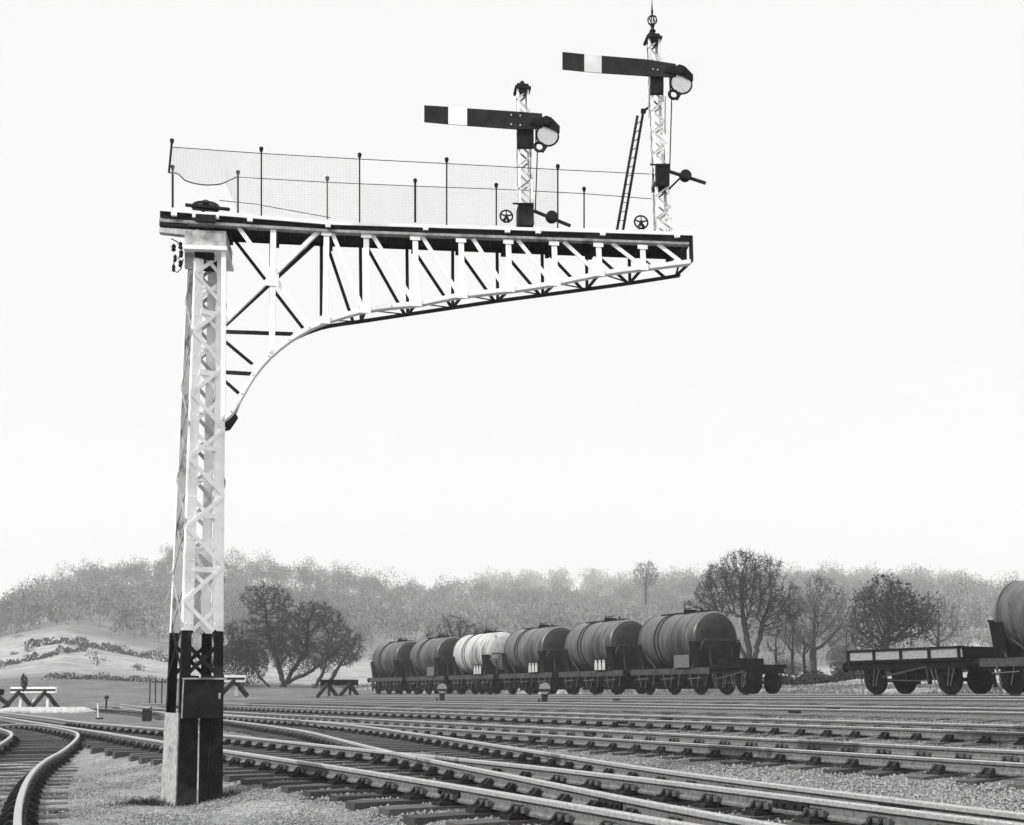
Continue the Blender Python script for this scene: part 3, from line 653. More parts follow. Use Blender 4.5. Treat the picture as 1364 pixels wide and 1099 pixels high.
def tank_wagon():
    root = thing('tank_wagon', (0, 0, 0), 'x', 'tank wagon', 'milk tank wagons on the farthest line', local=True); L = 5.9
    mb = MB()
    for sy in (-1, 1): mb.box((0, sy*1.05, 1.03), (L, .1, .28))
    mb.build_each('solebar', M['sole'], root)
    mb = MB()
    for sx in (-1, 1): mb.box((sx*(L/2+.05), 0, 1.03), (.1, 2.2, .3))
    mb.box((0, 0, 1.0), (L-.2, 1.9, .1)); mb.build('underframe', M['under'], root)
    buffers(root, L+.2)
    ax = (-1.95, 0, 1.95)
    for x in ax:
        for y in (-.78, .78): wheel_part(x, y, root)
        a = MB(); a.tube([(x, -.95, .5), (x, .95, .5)], .07, 8); a.build('axle', M['under'], root)
    mb = MB()
    for x in ax:
        for y in (-.9, .9): axlebox(mb, x, y)
    mb.build_each('axle_guard', M['under'], root, 10)
    mb = MB(); mb.bar((-1.4, -1.12, .42), (1.5, -1.12, .78), .02, .05); mb.bar((-1.6, -1.0, .4), (1.6, -1.0, .4), .03, .04); mb.lathe((.9, -.2, .45), (0, 0, 1), [(0, .25), (.45, .25)], 12)
    for x in (-1.3, -.65, .65, 1.3): mb.box((x, -.8, .5), (.07, .12, .4))
    mb.bar((-2.9, -1.05, .55), (-2.4, -1.05, .9), .02, .03)
    for x in ax:
        for dx in (-.42, .42): mb.bar((x+dx*1.5, -1.0, .92), (x+dx*1.25, -1.0, .22), .07, .12)
    mb.box((0, .3, .55), (L-.4, .1, .62)); mb.build('brake_gear', M['under'], root)
    mb = MB()
    for x in ax:
        for dx in (-.34, .34): mb.bar((x+dx, -1.13, .92), (x+dx*.5, -1.13, .3), .02, .035)
        mb.bar((x-.5, -1.14, .68), (x+.5, -1.14, .72), .02, .03); mb.bar((x+.9, -1.13, .9), (x+.75, -1.13, .35), .02, .03)
    mb.build_each('hanger', M['board'], root)  # lighter tone paints in the sunlight on these irons
    Rb, zc, hl = 1.28, 2.45, 2.15; pr = [(-hl-.42, .02), (-hl-.4, .35), (-hl-.33, .7), (-hl-.2, 1.0), (-hl-.06, 1.2), (-hl+.06, Rb), (hl-.06, Rb), (hl+.06, 1.2), (hl+.2, 1.0), (hl+.33, .7), (hl+.4, .35), (hl+.42, .02)]
    mb = MB(); mb.lathe((0, 0, zc), (1, 0, 0), pr[4:8], 48); mb.build('barrel', M['tank'], root, True)
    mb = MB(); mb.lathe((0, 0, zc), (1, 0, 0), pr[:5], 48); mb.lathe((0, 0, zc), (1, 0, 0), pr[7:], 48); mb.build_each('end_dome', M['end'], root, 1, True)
    mb = MB(); mb.box((0, .2, .62), (L-.9, .6, .5)); mb.box((.2, -.75, .82), (L-1.2, .1, .12)); mb.build('vacuum_tank', M['under'], root)
    for x, w_, dr in ((-.78, .05, .03), (-.5, .05, .03), (-hl+.12, .03, .012), (.55, .025, .01), (1.5, .025, .01), (hl-.12, .03, .012)):
        mb = MB(); mb.lathe((x-w_/2, 0, zc), (1, 0, 0), [(0, Rb), (.001, Rb+dr), (w_, Rb+dr), (w_+.001, Rb)], 48); mb.build('band', M['under'] if dr > .02 else M['sole'], root)
    mb = MB(); mb.box((.1, 0, zc+Rb+.03), (3.6, .35, .05)); mb.lathe((.35, 0, zc+Rb-.05), (0, 0, 1), [(0, .3), (.15, .3), (.16, .33), (.2, .33), (.24, .1)], 16); mb.tube([(-.2, .1, zc+Rb), (-.2, .1, zc+Rb+.35)], .03, 6); mb.tube([(1.2, 0, zc+Rb), (1.2, 0, zc+Rb+.2)], .05, 6)
    mb.bar((.35, -.25, zc+Rb+.2), (.35, .3, zc+Rb+.3), .04, .04); mb.build('manhole', M['under'], root)
    for sx in (-1, 1):
        mb = MB(); x = sx*(hl-.32)
        arc = [(x, Rb*1.02*math.cos(q), zc+Rb*1.02*math.sin(q)) for q in np.linspace(R(180+6), R(360-6), 18)]
        mb.prism(arc[::1]+[(x, 1.0, 1.15), (x, -1.0, 1.15)][::1] if False else [(x, -Rb*1.03, zc-.12), (x, -1.12, 1.17), (x, 1.12, 1.17), (x, Rb*1.03, zc-.12), (x, .9, zc-.1), (x, -.9, zc-.1)], (sx*.5, 0, 0)); mb.build('saddle', M['under'], root)
        mb = MB()
        for sy in (-1, 1):
            mb.bar((sx*(hl+.3), sy*.55, 1.17), (sx*(hl+.28), sy*.65, zc), .07, .07); mb.bar((sx*(hl-.3), sy*1.16, 1.17), (sx*(hl+.38), sy*1.0, zc-.1), .05, .05)
            mb.bar((sx*(hl+.38), sy*1.0, zc-.1), (sx*(hl-1.35), sy*1.2, 1.17), .045, .045)
        mb.box((sx*(hl+.46), 0, zc-.05), (.06, 2.0, .07)); mb.build('end_stay', M['sole'], root)
    mb = MB()
    for x in (-1.5, 1.5, 0): mb.box((x, 0, 1.25), (.2, 1.6, .18))
    mb.build_each('cradle', M['under'], root)
    return root
tw = tank_wagon()
def board(root, kind):
    mb = MB(); mb.box((1.15, -1.2, 1.47), (1.1, .03, .58)); bd = mb.build('label_board', M['under'] if kind == 'churn' else M['board'], root)
    mb = MB()
    for x in (.75, 1.55): mb.box((x, -1.13, 1.3), (.05, .1, .3))
    mb.build_each('board_bracket', M['under'], root)
    if kind == 'churn':
        for k in (-1, 0, 1):
            c = Vector((1.15+k*.35, -1.218, 1.2)); o = [(-.13, 0), (.13, 0), (.13, .32), (.085, .4), (.085, .45), (.11, .5), (-.11, .5), (-.085, .45), (-.085, .4), (-.13, .32)]
            mb = MB(); mb.prism([c+Vector((a, 0, b)) for a, b in o], (0, -.006, 0)); mb.build('painted_churn', M['churn'], bd)
labels = ['nearest grey tank wagon of the row, largest in view, plain grey board on its frame', 'second grey tank wagon from the near end, with three white churns painted on its board', 'dark tank wagon next nearer than the white one, churn board, tall top valve',
          'white painted tank wagon, the only pale barrel in the row', 'grey tank wagon beyond the white one, plain grey board', 'farthest tank wagon, smallest, at the left end of the row']
kinds = ['plain', 'churn', 'churn', 'churn', 'plain', None]
wagons = [tw]+[copy_tree(tw) for i in range(6)]
for i, w_ in enumerate(wagons):
    tau = 33.05+6.66*i if i < 6 else 33.05-3*6.66
    w_.location = st(28.3, tau, zr(28.3)); w_.rotation_euler.z = WR
    w_['label'] = labels[i] if i < 6 else 'grey tank wagon cut off by the right edge, coupled beside the pale-sided flat wagon'
    ORG[w_.name] = Vector((0, 0, 0))
    if i < 6 and kinds[i]: board(w_, kinds[i])
    if i == 3:
        for ch_ in w_.children:
            if ch_.name.startswith(('barrel', 'end_dome')): ch_.material_slots[0].link = 'OBJECT'; ch_.material_slots[0].material = M['tankw'] if ch_.name[0] == 'b' else M['greyp']  # white tank's domes in grey: shade on its ends painted in
def flat_wagon(tau, L, s, label, pale=True, top=1.6, z0=1.15):
    root = thing('flat_wagon' if pale else 'low_wagon', (0, 0, 0), label, 'flat wagon' if pale else 'low wagon', local=True)
    mb = MB(); mb.box((0, 0, 1.0), (L, 2.3, .26)); mb.build('underframe', M['under'], root)
    mb = MB(); mb.box((0, 0, z0+.02), (L+.05, 2.45, .06)); mb.build('deck', M['sole'], root)
    for sy in (-1, 1):
        mb = MB(); mb.box((0, sy*1.2, (z0+top)/2), (L, .06, top-z0-.1)); mb.build('side_plank', M['timber'] if pale else M['under'], root)
    mb = MB()
    for sy in (-1, 1):
        mb.box((0, sy*1.22, top-.02), (L+.08, .12, .07)); mb.box((0, sy*1.24, z0+.04), (L+.06, .06, .08))
        for k in range(5): mb.box((-L/2+.1+k*(L-.2)/4, sy*1.27, (z0+top)/2), (.1, .05, top-z0))
    for sx in (-1, 1): mb.box((sx*L/2, 0, (z0+top)/2), (.08, 2.4, top-z0))
    mb.build_each('stanchion', M['under'], root); buffers(root, L, 1.0)
    for x in (-L*.32, L*.32):
        for y in (-.78, .78): wheel_part(x, y, root)
        a = MB(); a.tube([(x, -.95, .5), (x, .95, .5)], .07, 8); a.build('axle', M['under'], root)
    mb = MB()
    for x in (-L*.32, L*.32):
        for y in (-.9, .9): axlebox(mb, x, y)
    mb.build_each('axle_guard', M['under'], root, 10)
    mb = MB()
    for x in (-.75, -.25, .3, .8): mb.bar((x, -.9, .9), (x+.12, -.9, .35), .08, .16)
    mb.box((0, .1, .68), (L*.5, .5, .36)); mb.build('brake_rigging', M['under'], root); mb = MB()
    for xx in (-L*.32, L*.32):
        for dx in (-.5, -.3, .3, .5): mb.bar((xx+dx, -1.13, .9), (xx+dx*.6, -1.13, .28), .02, .04)
    mb.build_each('hanger', M['board'], root)  # hangers lighter than the underframe: sunlight put into their colour
    mb = MB(); mb.bar((-1.0, -1.14, .62), (1.0, -1.14, .95), .03, .06); mb.bar((1.0, -1.14, .95), (1.05, -1.14, .4), .03, .06); mb.bar((-.9, -1.05, .5), (.9, -1.05, .45), .03, .04); mb.build('brake_lever', M['sole'], root)
    if L < 2.5:
        for ch_ in list(root.children):
            if ch_.name.startswith('buffer'): bpy.data.objects.remove(ch_)
        mb = MB(); mb.box((-.5, 0, 1.4), (.7, 2.0, .3)); mb.box((0, -.6, .7), (1.9, .9, .5)); mb.build('load_box', M['under'], root)
    root.location = st(s, tau, zr(s)); root.rotation_euler.z = WR; return root
flat_wagon(19.2, 5.2, 28.3, 'flat wagon with low pale plank sides and dark stanchions, right of the open gap')
flat_wagon(28.75, 1.9, 28.3, 'short low black truck coupled to the near end of the tank wagon row', False, 1.25, 1.1)
flat_wagon(12.2, 6.2, 33.5, 'dark low-sided wagon on a line behind, between the flat wagon and the right-hand tank', False, 1.75, 1.15)
plain_track(33.5-.7175, -10, 22, 'short length of siding behind the right-hand wagons', False, tsl=(-2, 20), joints=(6,))
# ------------------------------------------------------------------ small yard objects
def disc_signal(px, py, s, label):
    u = (px-W0/2)/FP; D = (s+N.x*P0.x+N.y*P0.y)/(N.x*u+N.y); p = Vector((u*D, D, zr(s)-.2)); root = thing('ground_signal', p, label, 'ground signal', 'disc ground signals between the lines')
    z = atY(px, py, D).z; mb = MB(); mb.lathe((p.x, D, z), (0, -1, 0), [(0, .25), (.02, .25)], 28); d_ = mb.build('disc', M['timber'], root)
    mb = MB(); mb.box((p.x, D-.028, z-.08), (.48, .012, .12)); mb.build('red_band', M['red'], d_)
    mb = MB(); mb.box((p.x, D+.15, (z-.2+p.z)/2+.0), (.26, .24, z-.2-p.z+.1)); mb.box((p.x-.25, D+.1, p.z+.1), (.1, .1, .2)); mb.build('lamp_case', M['dark'], root)
disc_signal(590, 917, 20.5, 'disc ground signal further left, beside the white tank wagon')
disc_signal(725, 917, 20.5, 'disc ground signal nearer the right, below the tank wagon with tall valve')
def wedge(root, x, y0, y1, z0, z1, m): pass
def buffer_stop(pl, pr, yt, yb, D, label, m1, m2, skew=0.):
    a = atY(pl, yt, D); b = atY(pr, yt, D+skew); zb = atY(pl, yb, D).z; root = thing('buffer_stop', ((a.x+b.x)/2, (a.y+b.y)/2, zb), label, 'buffer stop')
    mb = MB(); mb.bar(a, b, .3, .38); bm = mb.build('buffer_beam', m1, root)
    if m1 == M['white']: mb = MB(); mb.bar(a+Vector((0, -.16, 0)), b+Vector((0, -.16, 0)), .04, .12); mb.build('dark_strake', M['dark'], bm); mb = MB()
    for f in (.2, .5, .8) if m1 == M['white'] else (.22, .78):
        c = a.lerp(b, f); mb.bar(c+Vector((0, .2, 0)), Vector((c.x, c.y+.2, zb)), .16, .16)
    mb.build_each('upright', m1 if m1 == M['white'] else m2, root); mb = MB()
    for f in (.2, .78):
        c = a.lerp(b, f)
        mb.bar(c+Vector((0, -.1, -.1)), Vector((c.x-.55, c.y-1., zb)), .16, .22); mb.bar(c+Vector((0, -.1, -.1)), Vector((c.x+.5, c.y+.9, zb)), .16, .22)
    mb.build_each('brace', m2, root); return root
buffer_stop(15, 75, 919, 944, 74, 'white beamed buffer stop with dark raking struts, far left beside the pale heap', M['white'], M['dark'])
buffer_stop(-40, 4, 922, 940, 70, 'dark buffer beam cut off by the left edge', M['dark'], M['dark'])
buffer_stop(262, 327, 904, 927, 62, 'white buffer beam just right of the signal mast, partly hidden by it', M['white'], M['dark'], 1)
buffer_stop(427, 477, 909, 928, 78, 'black timber buffer stop in front of the spreading bare tree', M['dark'], M['dark'])
mb = MB()
for k in range(9):
    p = atY(18+k*11, 948, 70); p.z = ground(p.x, p.y)-.05; mb.lathe(p, UP, [(0, 1.2), (.2, .9+random.random()*.3), (.38, .4), (.42, .05)], 9)
tag(mb.build('ash_heap', M['pale'], None, True), 'low pale heap of ash in front of the white buffer stop', 'ash heap')
for i, (px, yt) in enumerate(((200, 906), (207.5, 905), (216, 903))):
    p = atY(px, 930, 80); mb = MB(); mb.tube([(p.x, p.y, p.z-1), atY(px, yt, 80)], .05, 6); mb.lathe(atY(px, yt, 80), UP, [(0, .06), (.05, .02)], 6)
    tag(mb.build('fence_post', M['dark']), ['leftmost', 'middle', 'rightmost, tallest'][i]+' of three thin dark posts left of the signal mast', 'post', 'three thin posts by the mast')
def on_ground(px, py): return hit(px, py, ground)
p = on_ground(131, 958); mb = MB(); mb.tube([p-UP*.1, atY(130, 937, p.y)], .028, 6); mb.mi = 1; mb.box(p+Vector((.05, 0, .03)), (.3, .2, .08)); tag(mb.build('marker_post', [M['white'], M['dark']]), 'short white marker post between the curved siding and the mast', 'marker post')
p = on_ground(194, 961); mb = MB(); h = atY(194, 944, p.y).z-p.z; mb.box(p+UP*h/2-Vector((.1, 0, 0)), (.09, .09, h)); mb.box(p+UP*(h*.45)+Vector((.1, 0, 0)), (.22, .3, h*.9)); mb.bar(p+UP*h*.9, p+UP*h*1.1+Vector((.25, 0, 0)), .05, .05); tag(mb.build('point_lever', M['dark']), 'small dark point lever box close to the left of the mast foot', 'point lever')
p = on_ground(142, 934); p = atY(142, 930, 60); mb = MB(); mb.tube([p-UP*.6, p+UP*.1], .05, 6); mb.lathe(p-UP*.05, UP, [(0, .05), (.02, .12), (.14, .12), (.2, .04)], 8); tag(mb.build('yard_lamp', M['dark']), 'tiny dark lamp on a stump beside the far left tracks', 'lamp')
# bush spike on the far left stop
# ------------------------------------------------------------------ trees: space colonisation
def grow(base, blobs, natt, step, lean=(0, 0), seed=1, infl=3.2, kill=1.0, trunk_h=None, trunks=None):
    rs = np.random.default_rng(seed); base = np.array(base); att = []
    wts = np.array([b[1][0]*b[1][1]*b[1][2] for b in blobs]); wts = wts/wts.sum()
    for b_, w_ in zip(blobs, wts):
        n = max(8, int(natt*w_)); v = rs.normal(size=(n, 3)); v /= np.linalg.norm(v, axis=1)[:, None]; v *= (rs.random((n, 1))**.36)*(1+.12*np.sin(v[:, :1]*7+seed)*np.sin(v[:, 2:]*6))
        att.append(np.array(b_[0])+v*np.array(b_[1]))
    att = np.vstack(att); att = att[att[:, 2] > .6]
    q_ = att/max(step, .01)*.13; ph = rs.uniform(0, 6, 3); att = att[(np.sin(q_[:, 0]*3.1+ph[0])*np.sin(q_[:, 1]*2.3+ph[1])+np.sin(q_[:, 2]*3.7+ph[2]+q_[:, 0]*1.4)*.7) > -.85]
    nodes = []; par = []
    for tr in (trunks or [[(0, 0, 0), (lean[0], lean[1], trunk_h or 2.)]]):
        prev = -1 if not nodes else 0
        tr = [np.array(q, float) for q in tr]
        for i in range(len(tr)-1):
            k = max(1, int(np.linalg.norm(tr[i+1]-tr[i])/step))
            for j in range(k+(1 if i == len(tr)-2 else 0)):
                if prev >= 0 and j == 0 and i == 0: continue
                nodes.append(tr[i]+(tr[i+1]-tr[i])*j/k+rs.normal(size=3)*.03); par.append(prev); prev = len(nodes)-1
    alive = np.ones(len(att), bool); near = np.full(len(att), 1e9); nidx = np.zeros(len(att), int)
    def upd(i0):
        nn = np.array(nodes[i0:]); d = np.linalg.norm(att[:, None, :]-nn[None], axis=2); m = d.argmin(1); dm = d[np.arange(len(att)), m]; k = dm < near; near[k] = dm[k]; nidx[k] = m[k]+i0
    upd(0); n0 = len(nodes)
    for it in range(90):
        act = alive & ((near < infl) if it > 8 else alive)
        if not act.any(): break
        grp = {}
        for a in np.where(act)[0]: grp.setdefault(nidx[a], []).append(a)
        i0 = len(nodes)
        for k, aa in grp.items():
            v = att[aa]-nodes[k]; v = (v/np.linalg.norm(v, axis=1)[:, None]).sum(0)+rs.normal(size=3)*.35; l = np.linalg.norm(v)
            if l < 1e-3: continue
            nodes.append(nodes[k]+v/l*step); par.append(k)
        if len(nodes) == i0 or len(nodes) > 12000: break
        upd(i0); alive &= near > kill
        infl = max(infl, 2.5)
    return np.array(nodes)+base, par
def tree(name, base, blobs, label, natt=1500, step=.28, seed=1, r0=.3, twigs=2, tl=.45, group=None, m=('bark', 'twig'), leaves=0, leafm='ivy', tw_w=.018, **kw):
    kw['kill'] = kw.get('kill', 1)*.72
    nodes, par = grow(base, blobs, int(natt*2.6), step*.9, seed=seed, **kw); twigs = 5; tw_w = tw_w*.85; n = len(nodes); acc = np.zeros(n); kids = [[] for _ in range(n)]
    for i, p in enumerate(par):
        if p >= 0: kids[p].append(i)
    for i in range(n-1, -1, -1):
        if not kids[i]: acc[i] = 1
        if par[i] >= 0: acc[par[i]] += acc[i]
    order = range(n); acc = np.zeros(n)
    depth = sorted(order, key=lambda i: -i)
    for i in depth:
        if not kids[i]: acc[i] = 1.
        if par[i] >= 0: acc[par[i]] += acc[i]
    rad = r0*(acc/acc.max())**.52; rad = np.maximum(rad, .009)
    root = thing(name, base, label, 'tree', group); trunk = MB(); lim = MB()
    seen = set()
    starts = [0]+[c for i in range(n) for c in kids[i]]
    # chains
    def chain(i, p):
        pts = [nodes[p] if p >= 0 else nodes[i]]; rr = [rad[i]*1.05]
        while True:
            pts.append(nodes[i]); rr.append(rad[i]); ks = kids[i]
            if not ks: break
            ks = sorted(ks, key=lambda c: -rad[c]); [todo.append((c, i)) for c in ks[1:]]; i = ks[0]
        mb = trunk if rr[0] > r0*.35 else lim
        if len(pts) > 2 or p >= 0: mb.tube(pts if p >= 0 else pts[1:], rr if p >= 0 else rr[1:], 8 if rr[0] > r0*.4 else (5 if rr[0] > .05 else 3), False)
    todo = [(0, -1)]
    while todo: chain(*todo.pop())
    trunk.build('trunk', M[m[0]], root, True)
    rs = np.random.default_rng(seed+50); tips = nodes[(rad < .045)]
    for p in tips:
        for k in range(twigs):
            d = rs.normal(size=3)+np.array([0, 0, .35]); d = d/np.linalg.norm(d)*tl*rs.uniform(.5, 1.4); sd = np.cross(d, rs.normal(size=3)); sd = sd/np.linalg.norm(sd)*tw_w
            q = p+d*.5+rs.normal(size=3)*tl*.1; lim.add([p-sd, p+sd, q+sd*.7, p+d, q-sd*.7], [(0, 1, 2, 4), (4, 2, 3)])
    lim.build('crown', M[m[1]], root)
    if leaves:
        lf = MB(); tt = nodes[int(n*.04):]
        for k in range(leaves):
            p = tt[rs.integers(len(tt))]+rs.normal(size=3)*.3; a = rs.normal(size=3); a /= np.linalg.norm(a); b = np.cross(a, rs.normal(size=3)); b /= np.linalg.norm(b); s_ = rs.uniform(.05, .13); lf.add([p-a*s_, p-b*s_, p+a*s_, p+b*s_], [(0, 1, 2, 3)])
        lf.build('foliage', M[leafm], root)
    return root
def blob(base, D, cx, cy, rx, ry, dz=None):
    """crown lobe of given screen size at depth D, relative to base"""
    c = atY(cx, cy, D); s = D/FP; return ((c.x-base.x, (dz or 0), c.z-base.z), (rx*s, min(rx, ry)*s*1.1, ry*s))
b = atY(372, 927, 100); b.z -= .3; s_ = 100/FP
tree('spreading_tree', b, [blob(b, 100, 355, 800, 38, 24), blob(b, 100, 415, 830, 45, 32), blob(b, 100, 450, 860, 38, 28), blob(b, 100, 330, 845, 36, 22), blob(b, 100, 400, 870, 55, 28), blob(b, 100, 305, 862, 22, 34), blob(b, 100, 375, 850, 40, 40)],
     'wide spreading bare tree with twisted boughs, just right of the signal mast', 3600, .3, seed=3, r0=.36, twigs=3, tl=.62, tw_w=.026, infl=4, kill=.56,
     trunks=[[(0, 0, 0), (.3, 0, 1.5), (-.5, 0, 4), (-1.3, .2, 6), (-1.5, 0, 8)], [(0, 0, 0), (.6, 0, 1.6), (1.2, 0, 2.6), (2.2, .3, 4.2), (2.3, .3, 6)], [(0, 0, 0), (.5, .1, 1.4), (2.6, .2, 2.4), (4.8, 0, 4.1)], [(0, 0, 0), (-1.3, .2, 1.4), (-3, 0, 3.6), (-4.3, 0, 4.3)]])
b = atY(408, 927, 97); b.z -= .3
tree('leaning_tree', b, [blob(b, 97, 442, 872, 36, 24), blob(b, 97, 466, 866, 22, 20)], 'low bare tree leaning right, between the spreading tree and the black buffer stop', 500, .3, seed=8, r0=.22, twigs=3, tl=.5, tw_w=.024, infl=4, kill=.7,
     trunks=[[(0, 0, 0), (.6, .2, .9), (1.2, 0, 1.9), (1.5, .2, 2.8)], [(0, 0, 0), (1.1, .3, .8), (2.1, -.2, 1.6), (2.5, 0, 2.4)]])
b = atY(608, 915, 120); b.z -= 1
tree('bare_tree', b, [blob(b, 120, 600, 845, 34, 26), blob(b, 120, 622, 848, 36, 22)], 'small bare tree showing above the tank wagons next to the white one', 900, .36, seed=5, r0=.3, twigs=3, tl=.6, tw_w=.03, infl=5, kill=.8, trunk_h=3)
b = atY(1000, 893, 88); b.z -= .3
tree('fan_shaped_tree', b, [blob(b, 88, 990, 780, 62, 48), blob(b, 88, 950, 800, 40, 30), blob(b, 88, 1025, 810, 44, 40), blob(b, 88, 1000, 760, 38, 28)], 'tallest bare tree with fan of upswept branches behind the nearest tank wagon', 2600, .28, seed=12, r0=.34, twigs=3, tl=.5, tw_w=.022, infl=4, kill=.55,
     trunks=[[(0, 0, 0), (-.1, 0, 2.2), (-.5, 0, 4.5)], [(0, 0, 0), (.5, 0, 1.8), (1.1, 0, 4)], [(0, 0, 0), (-.5, 0, 1.6), (-1.8, 0, 3.8)]])
b = atY(1084, 893, 100); b.z -= .3
tree('rounded_tree', b, [blob(b, 100, 1085, 810, 44, 46), blob(b, 100, 1060, 830, 32, 32), blob(b, 100, 1112, 830, 36, 34)], 'grey bare tree with forked trunk between the fan shaped tree and the dark ivy tree', 2000, .32, seed=21, r0=.3, twigs=3, tl=.55, m=('bark', 'paletwig'), tw_w=.024, infl=4, kill=.65, trunk_h=2.4)
b = atY(1180, 885, 82); b.z -= .3
tree('ivy_clad_tree', b, [blob(b, 82, 1180, 812, 46, 46), blob(b, 82, 1160, 840, 32, 30), blob(b, 82, 1215, 820, 34, 34)], 'dense dark ivy covered tree behind the flat wagon', 1900, .28, seed=31, r0=.34, twigs=3, tl=.5, tw_w=.022, infl=4, kill=.6, leaves=2600, trunk_h=1.8)
b = atY(1250, 875, 92); b.z -= .3
tree('bare_tree', b, [blob(b, 92, 1245, 825, 34, 32), blob(b, 92, 1262, 835, 24, 22)], 'thin pale bare tree right of the ivy covered tree, above the dark wagon', 1000, .3, seed=41, r0=.16, twigs=3, tl=.5, m=('bark', 'paletwig'), tw_w=.02, infl=4, kill=.7, trunk_h=1.5)
for i, (px, D, h, lab) in enumerate(((1034, 94, 30, 'slim bare sapling just right of the low black wagon'), (1056, 90, 44, 'thin sapling with two stems left of the rounded tree'), (1072, 92, 36, 'crooked sapling close against the rounded tree trunk'), (1128, 96, 36, 'bushy sapling between the rounded tree and the ivy tree'))):
    b = atY(px, 895, D); b.z -= .2
    tree('sapling', b, [blob(b, D, px, 895-h-6, 16, h*.6)], lab, 260, .26, seed=60+i, r0=.12, twigs=3, tl=.4, m=('bark', 'paletwig'), tw_w=.018, infl=4, kill=.6, trunk_h=1.2, group='saplings along the field edge')
b = atY(860, 790, 300); b.z -= 3
tree('skyline_tree', b, [blob(b, 300, 860, 766, 18, 18)], 'lone bare tree rising above the distant wood, left of the fan shaped tree', 900, .8, seed=71, r0=.3, twigs=3, tl=1.2, m=('bark', 'paletwig'), tw_w=.07, infl=12, kill=1.4, trunk_h=5)
# bushes
def bush(name, px, py, D, rx, ry, n, label, m='hedge', s0=.08, cat='bush', group=None):
    c = atY(px, py, D); k = D/FP; mb = MB(); rs = np.random.default_rng(int(px)); ctr = [rs.normal(size=3)*.4 for _ in range(9)]
    for i in range(n):
        q = ctr[rs.integers(9)]+rs.normal(size=3)*.33; q /= max(1, np.linalg.norm(q)*1.0); p = np.array(c)+q*np.array([rx*k, min(rx, ry)*k, ry*k]); a = rs.normal(size=3); a /= np.linalg.norm(a); b_ = np.cross(a, rs.normal(size=3)); b_ /= np.linalg.norm(b_); z = s0*rs.uniform(.6, 1.5)
        mb.add([p-a*z, p-b_*z*.5, p+a*z, p+b_*z*.5], [(0, 1, 2, 3)])
    root = thing(name, (c.x, c.y, c.z-ry*k), label, cat, group)
    mb.build('foliage', M[m], root); st_ = MB(); base = Vector((c.x, c.y, c.z-ry*k*1.2))
    for i in range(7): st_.tube([base, base+Vector((random.uniform(-.4, .4)*rx*k, random.uniform(-.3, .3)*rx*k, ry*k*1.3))], [.05, .015], 4)
    st_.build('stem', M['bark'], root)
bush('bush', 322, 885, 104, 34, 32, 5200, 'rounded twiggy thicket behind the left side of the spreading tree', 'twig', .1)
bush('bush', 1125, 878, 108, 24, 18, 2600, 'rounded grey thicket behind the saplings and left of the ivy tree', 'paletwig', .1)
bush('bush', 1060, 885, 112, 26, 14, 1800, 'low thicket behind the slim saplings', 'paletwig', .1)
bush('shrub', 32, 908, 72, 4.5, 11, 420, 'small spiky dark shrub standing behind the white beamed buffer stop', 'ivy', .06, 'shrub')
# hedge bank on the right
def hedge_line(name, pts, D, h, n, label, m='hedge', s0=.12, th=.8):
    mb = MB(); rs = np.random.default_rng(len(pts)*7+int(D)); P = [atY(x, y, d) for (x, y, d) in pts]
    for i in range(n):
        f = rs.random()*(len(P)-1); k = int(f); p = P[k].lerp(P[k+1], f-k); hh = h*(.8+.35*math.sin(f*9)+.2*math.sin(f*23)); p = p+Vector((rs.normal()*.2, rs.normal()*th*.5, rs.random()**.8*hh)); a = Vector(rs.normal(size=3)).normalized(); b_ = a.cross(Vector(rs.normal(size=3))).normalized(); z = s0*rs.uniform(.5, 1.5)
        mb.add([p-a*z, p-b_*z*.6, p+a*z, p+b_*z*.6], [(0, 1, 2, 3)])
    return tag(mb.build(name, M[m]), label, 'hedge')
hedge_line('hedge', [(1030, 917, 76), (1090, 910, 76), (1160, 902, 76), (1320, 893, 76)], 76, .7, 9000, 'low dark hedge running behind the flat wagon on the right', 'weed', .1)
def gl(pts): return [tuple((px, 0, Y)) for px, Y in pts]
def ground_hedge(name, pts, h, n, label, s0, th, m='hedge'):
    mb = MB(); rs = np.random.default_rng(int(pts[0][1])); P = [((px-W0/2)/FP*Y, Y) for px, Y in pts]
    for i in range(n):
        f = rs.random()*(len(P)-1); k = int(f); x = P[k][0]+(P[k+1][0]-P[k][0])*(f-k)+rs.normal()*.3; y = P[k][1]+(P[k+1][1]-P[k][1])*(f-k)+rs.normal()*th; hh = h*(.8+.35*math.sin(f*9)+.3*math.sin(f*23))
        p = Vector((x, y, ground(x, y)+(math.sin(x*.021+1)*math.sin(y*.017)*1.2)*ss(y, 110, 200)*(y > 110)+rs.random()**.8*hh)); a = Vector(rs.normal(size=3)).normalized(); b_ = a.cross(Vector(rs.normal(size=3))).normalized(); z = s0*rs.uniform(.5, 1.5)
        mb.add([p-a*z, p-b_*z*.6, p+a*z, p+b_*z*.6], [(0, 1, 2, 3)])
    return tag(mb.build(name, M[m]), label, 'hedge')
ground_hedge('field_hedge', [(-80, 150), (10, 158), (70, 172), (120, 196)], 1.0, 1100, 'faint hedge slanting up the pale field at far left', .2, .5)
ground_hedge('field_hedge', [(40, 205), (120, 208), (180, 206), (300, 202)], 1.2, 1900, 'dark hedge crossing the pale field high up, left of the mast', .24, .8)
ground_hedge('field_hedge', [(70, 108), (150, 110), (230, 110), (330, 110)], .5, 1800, 'low hedge along the foot of the pale field behind the three thin posts', .1, .5)
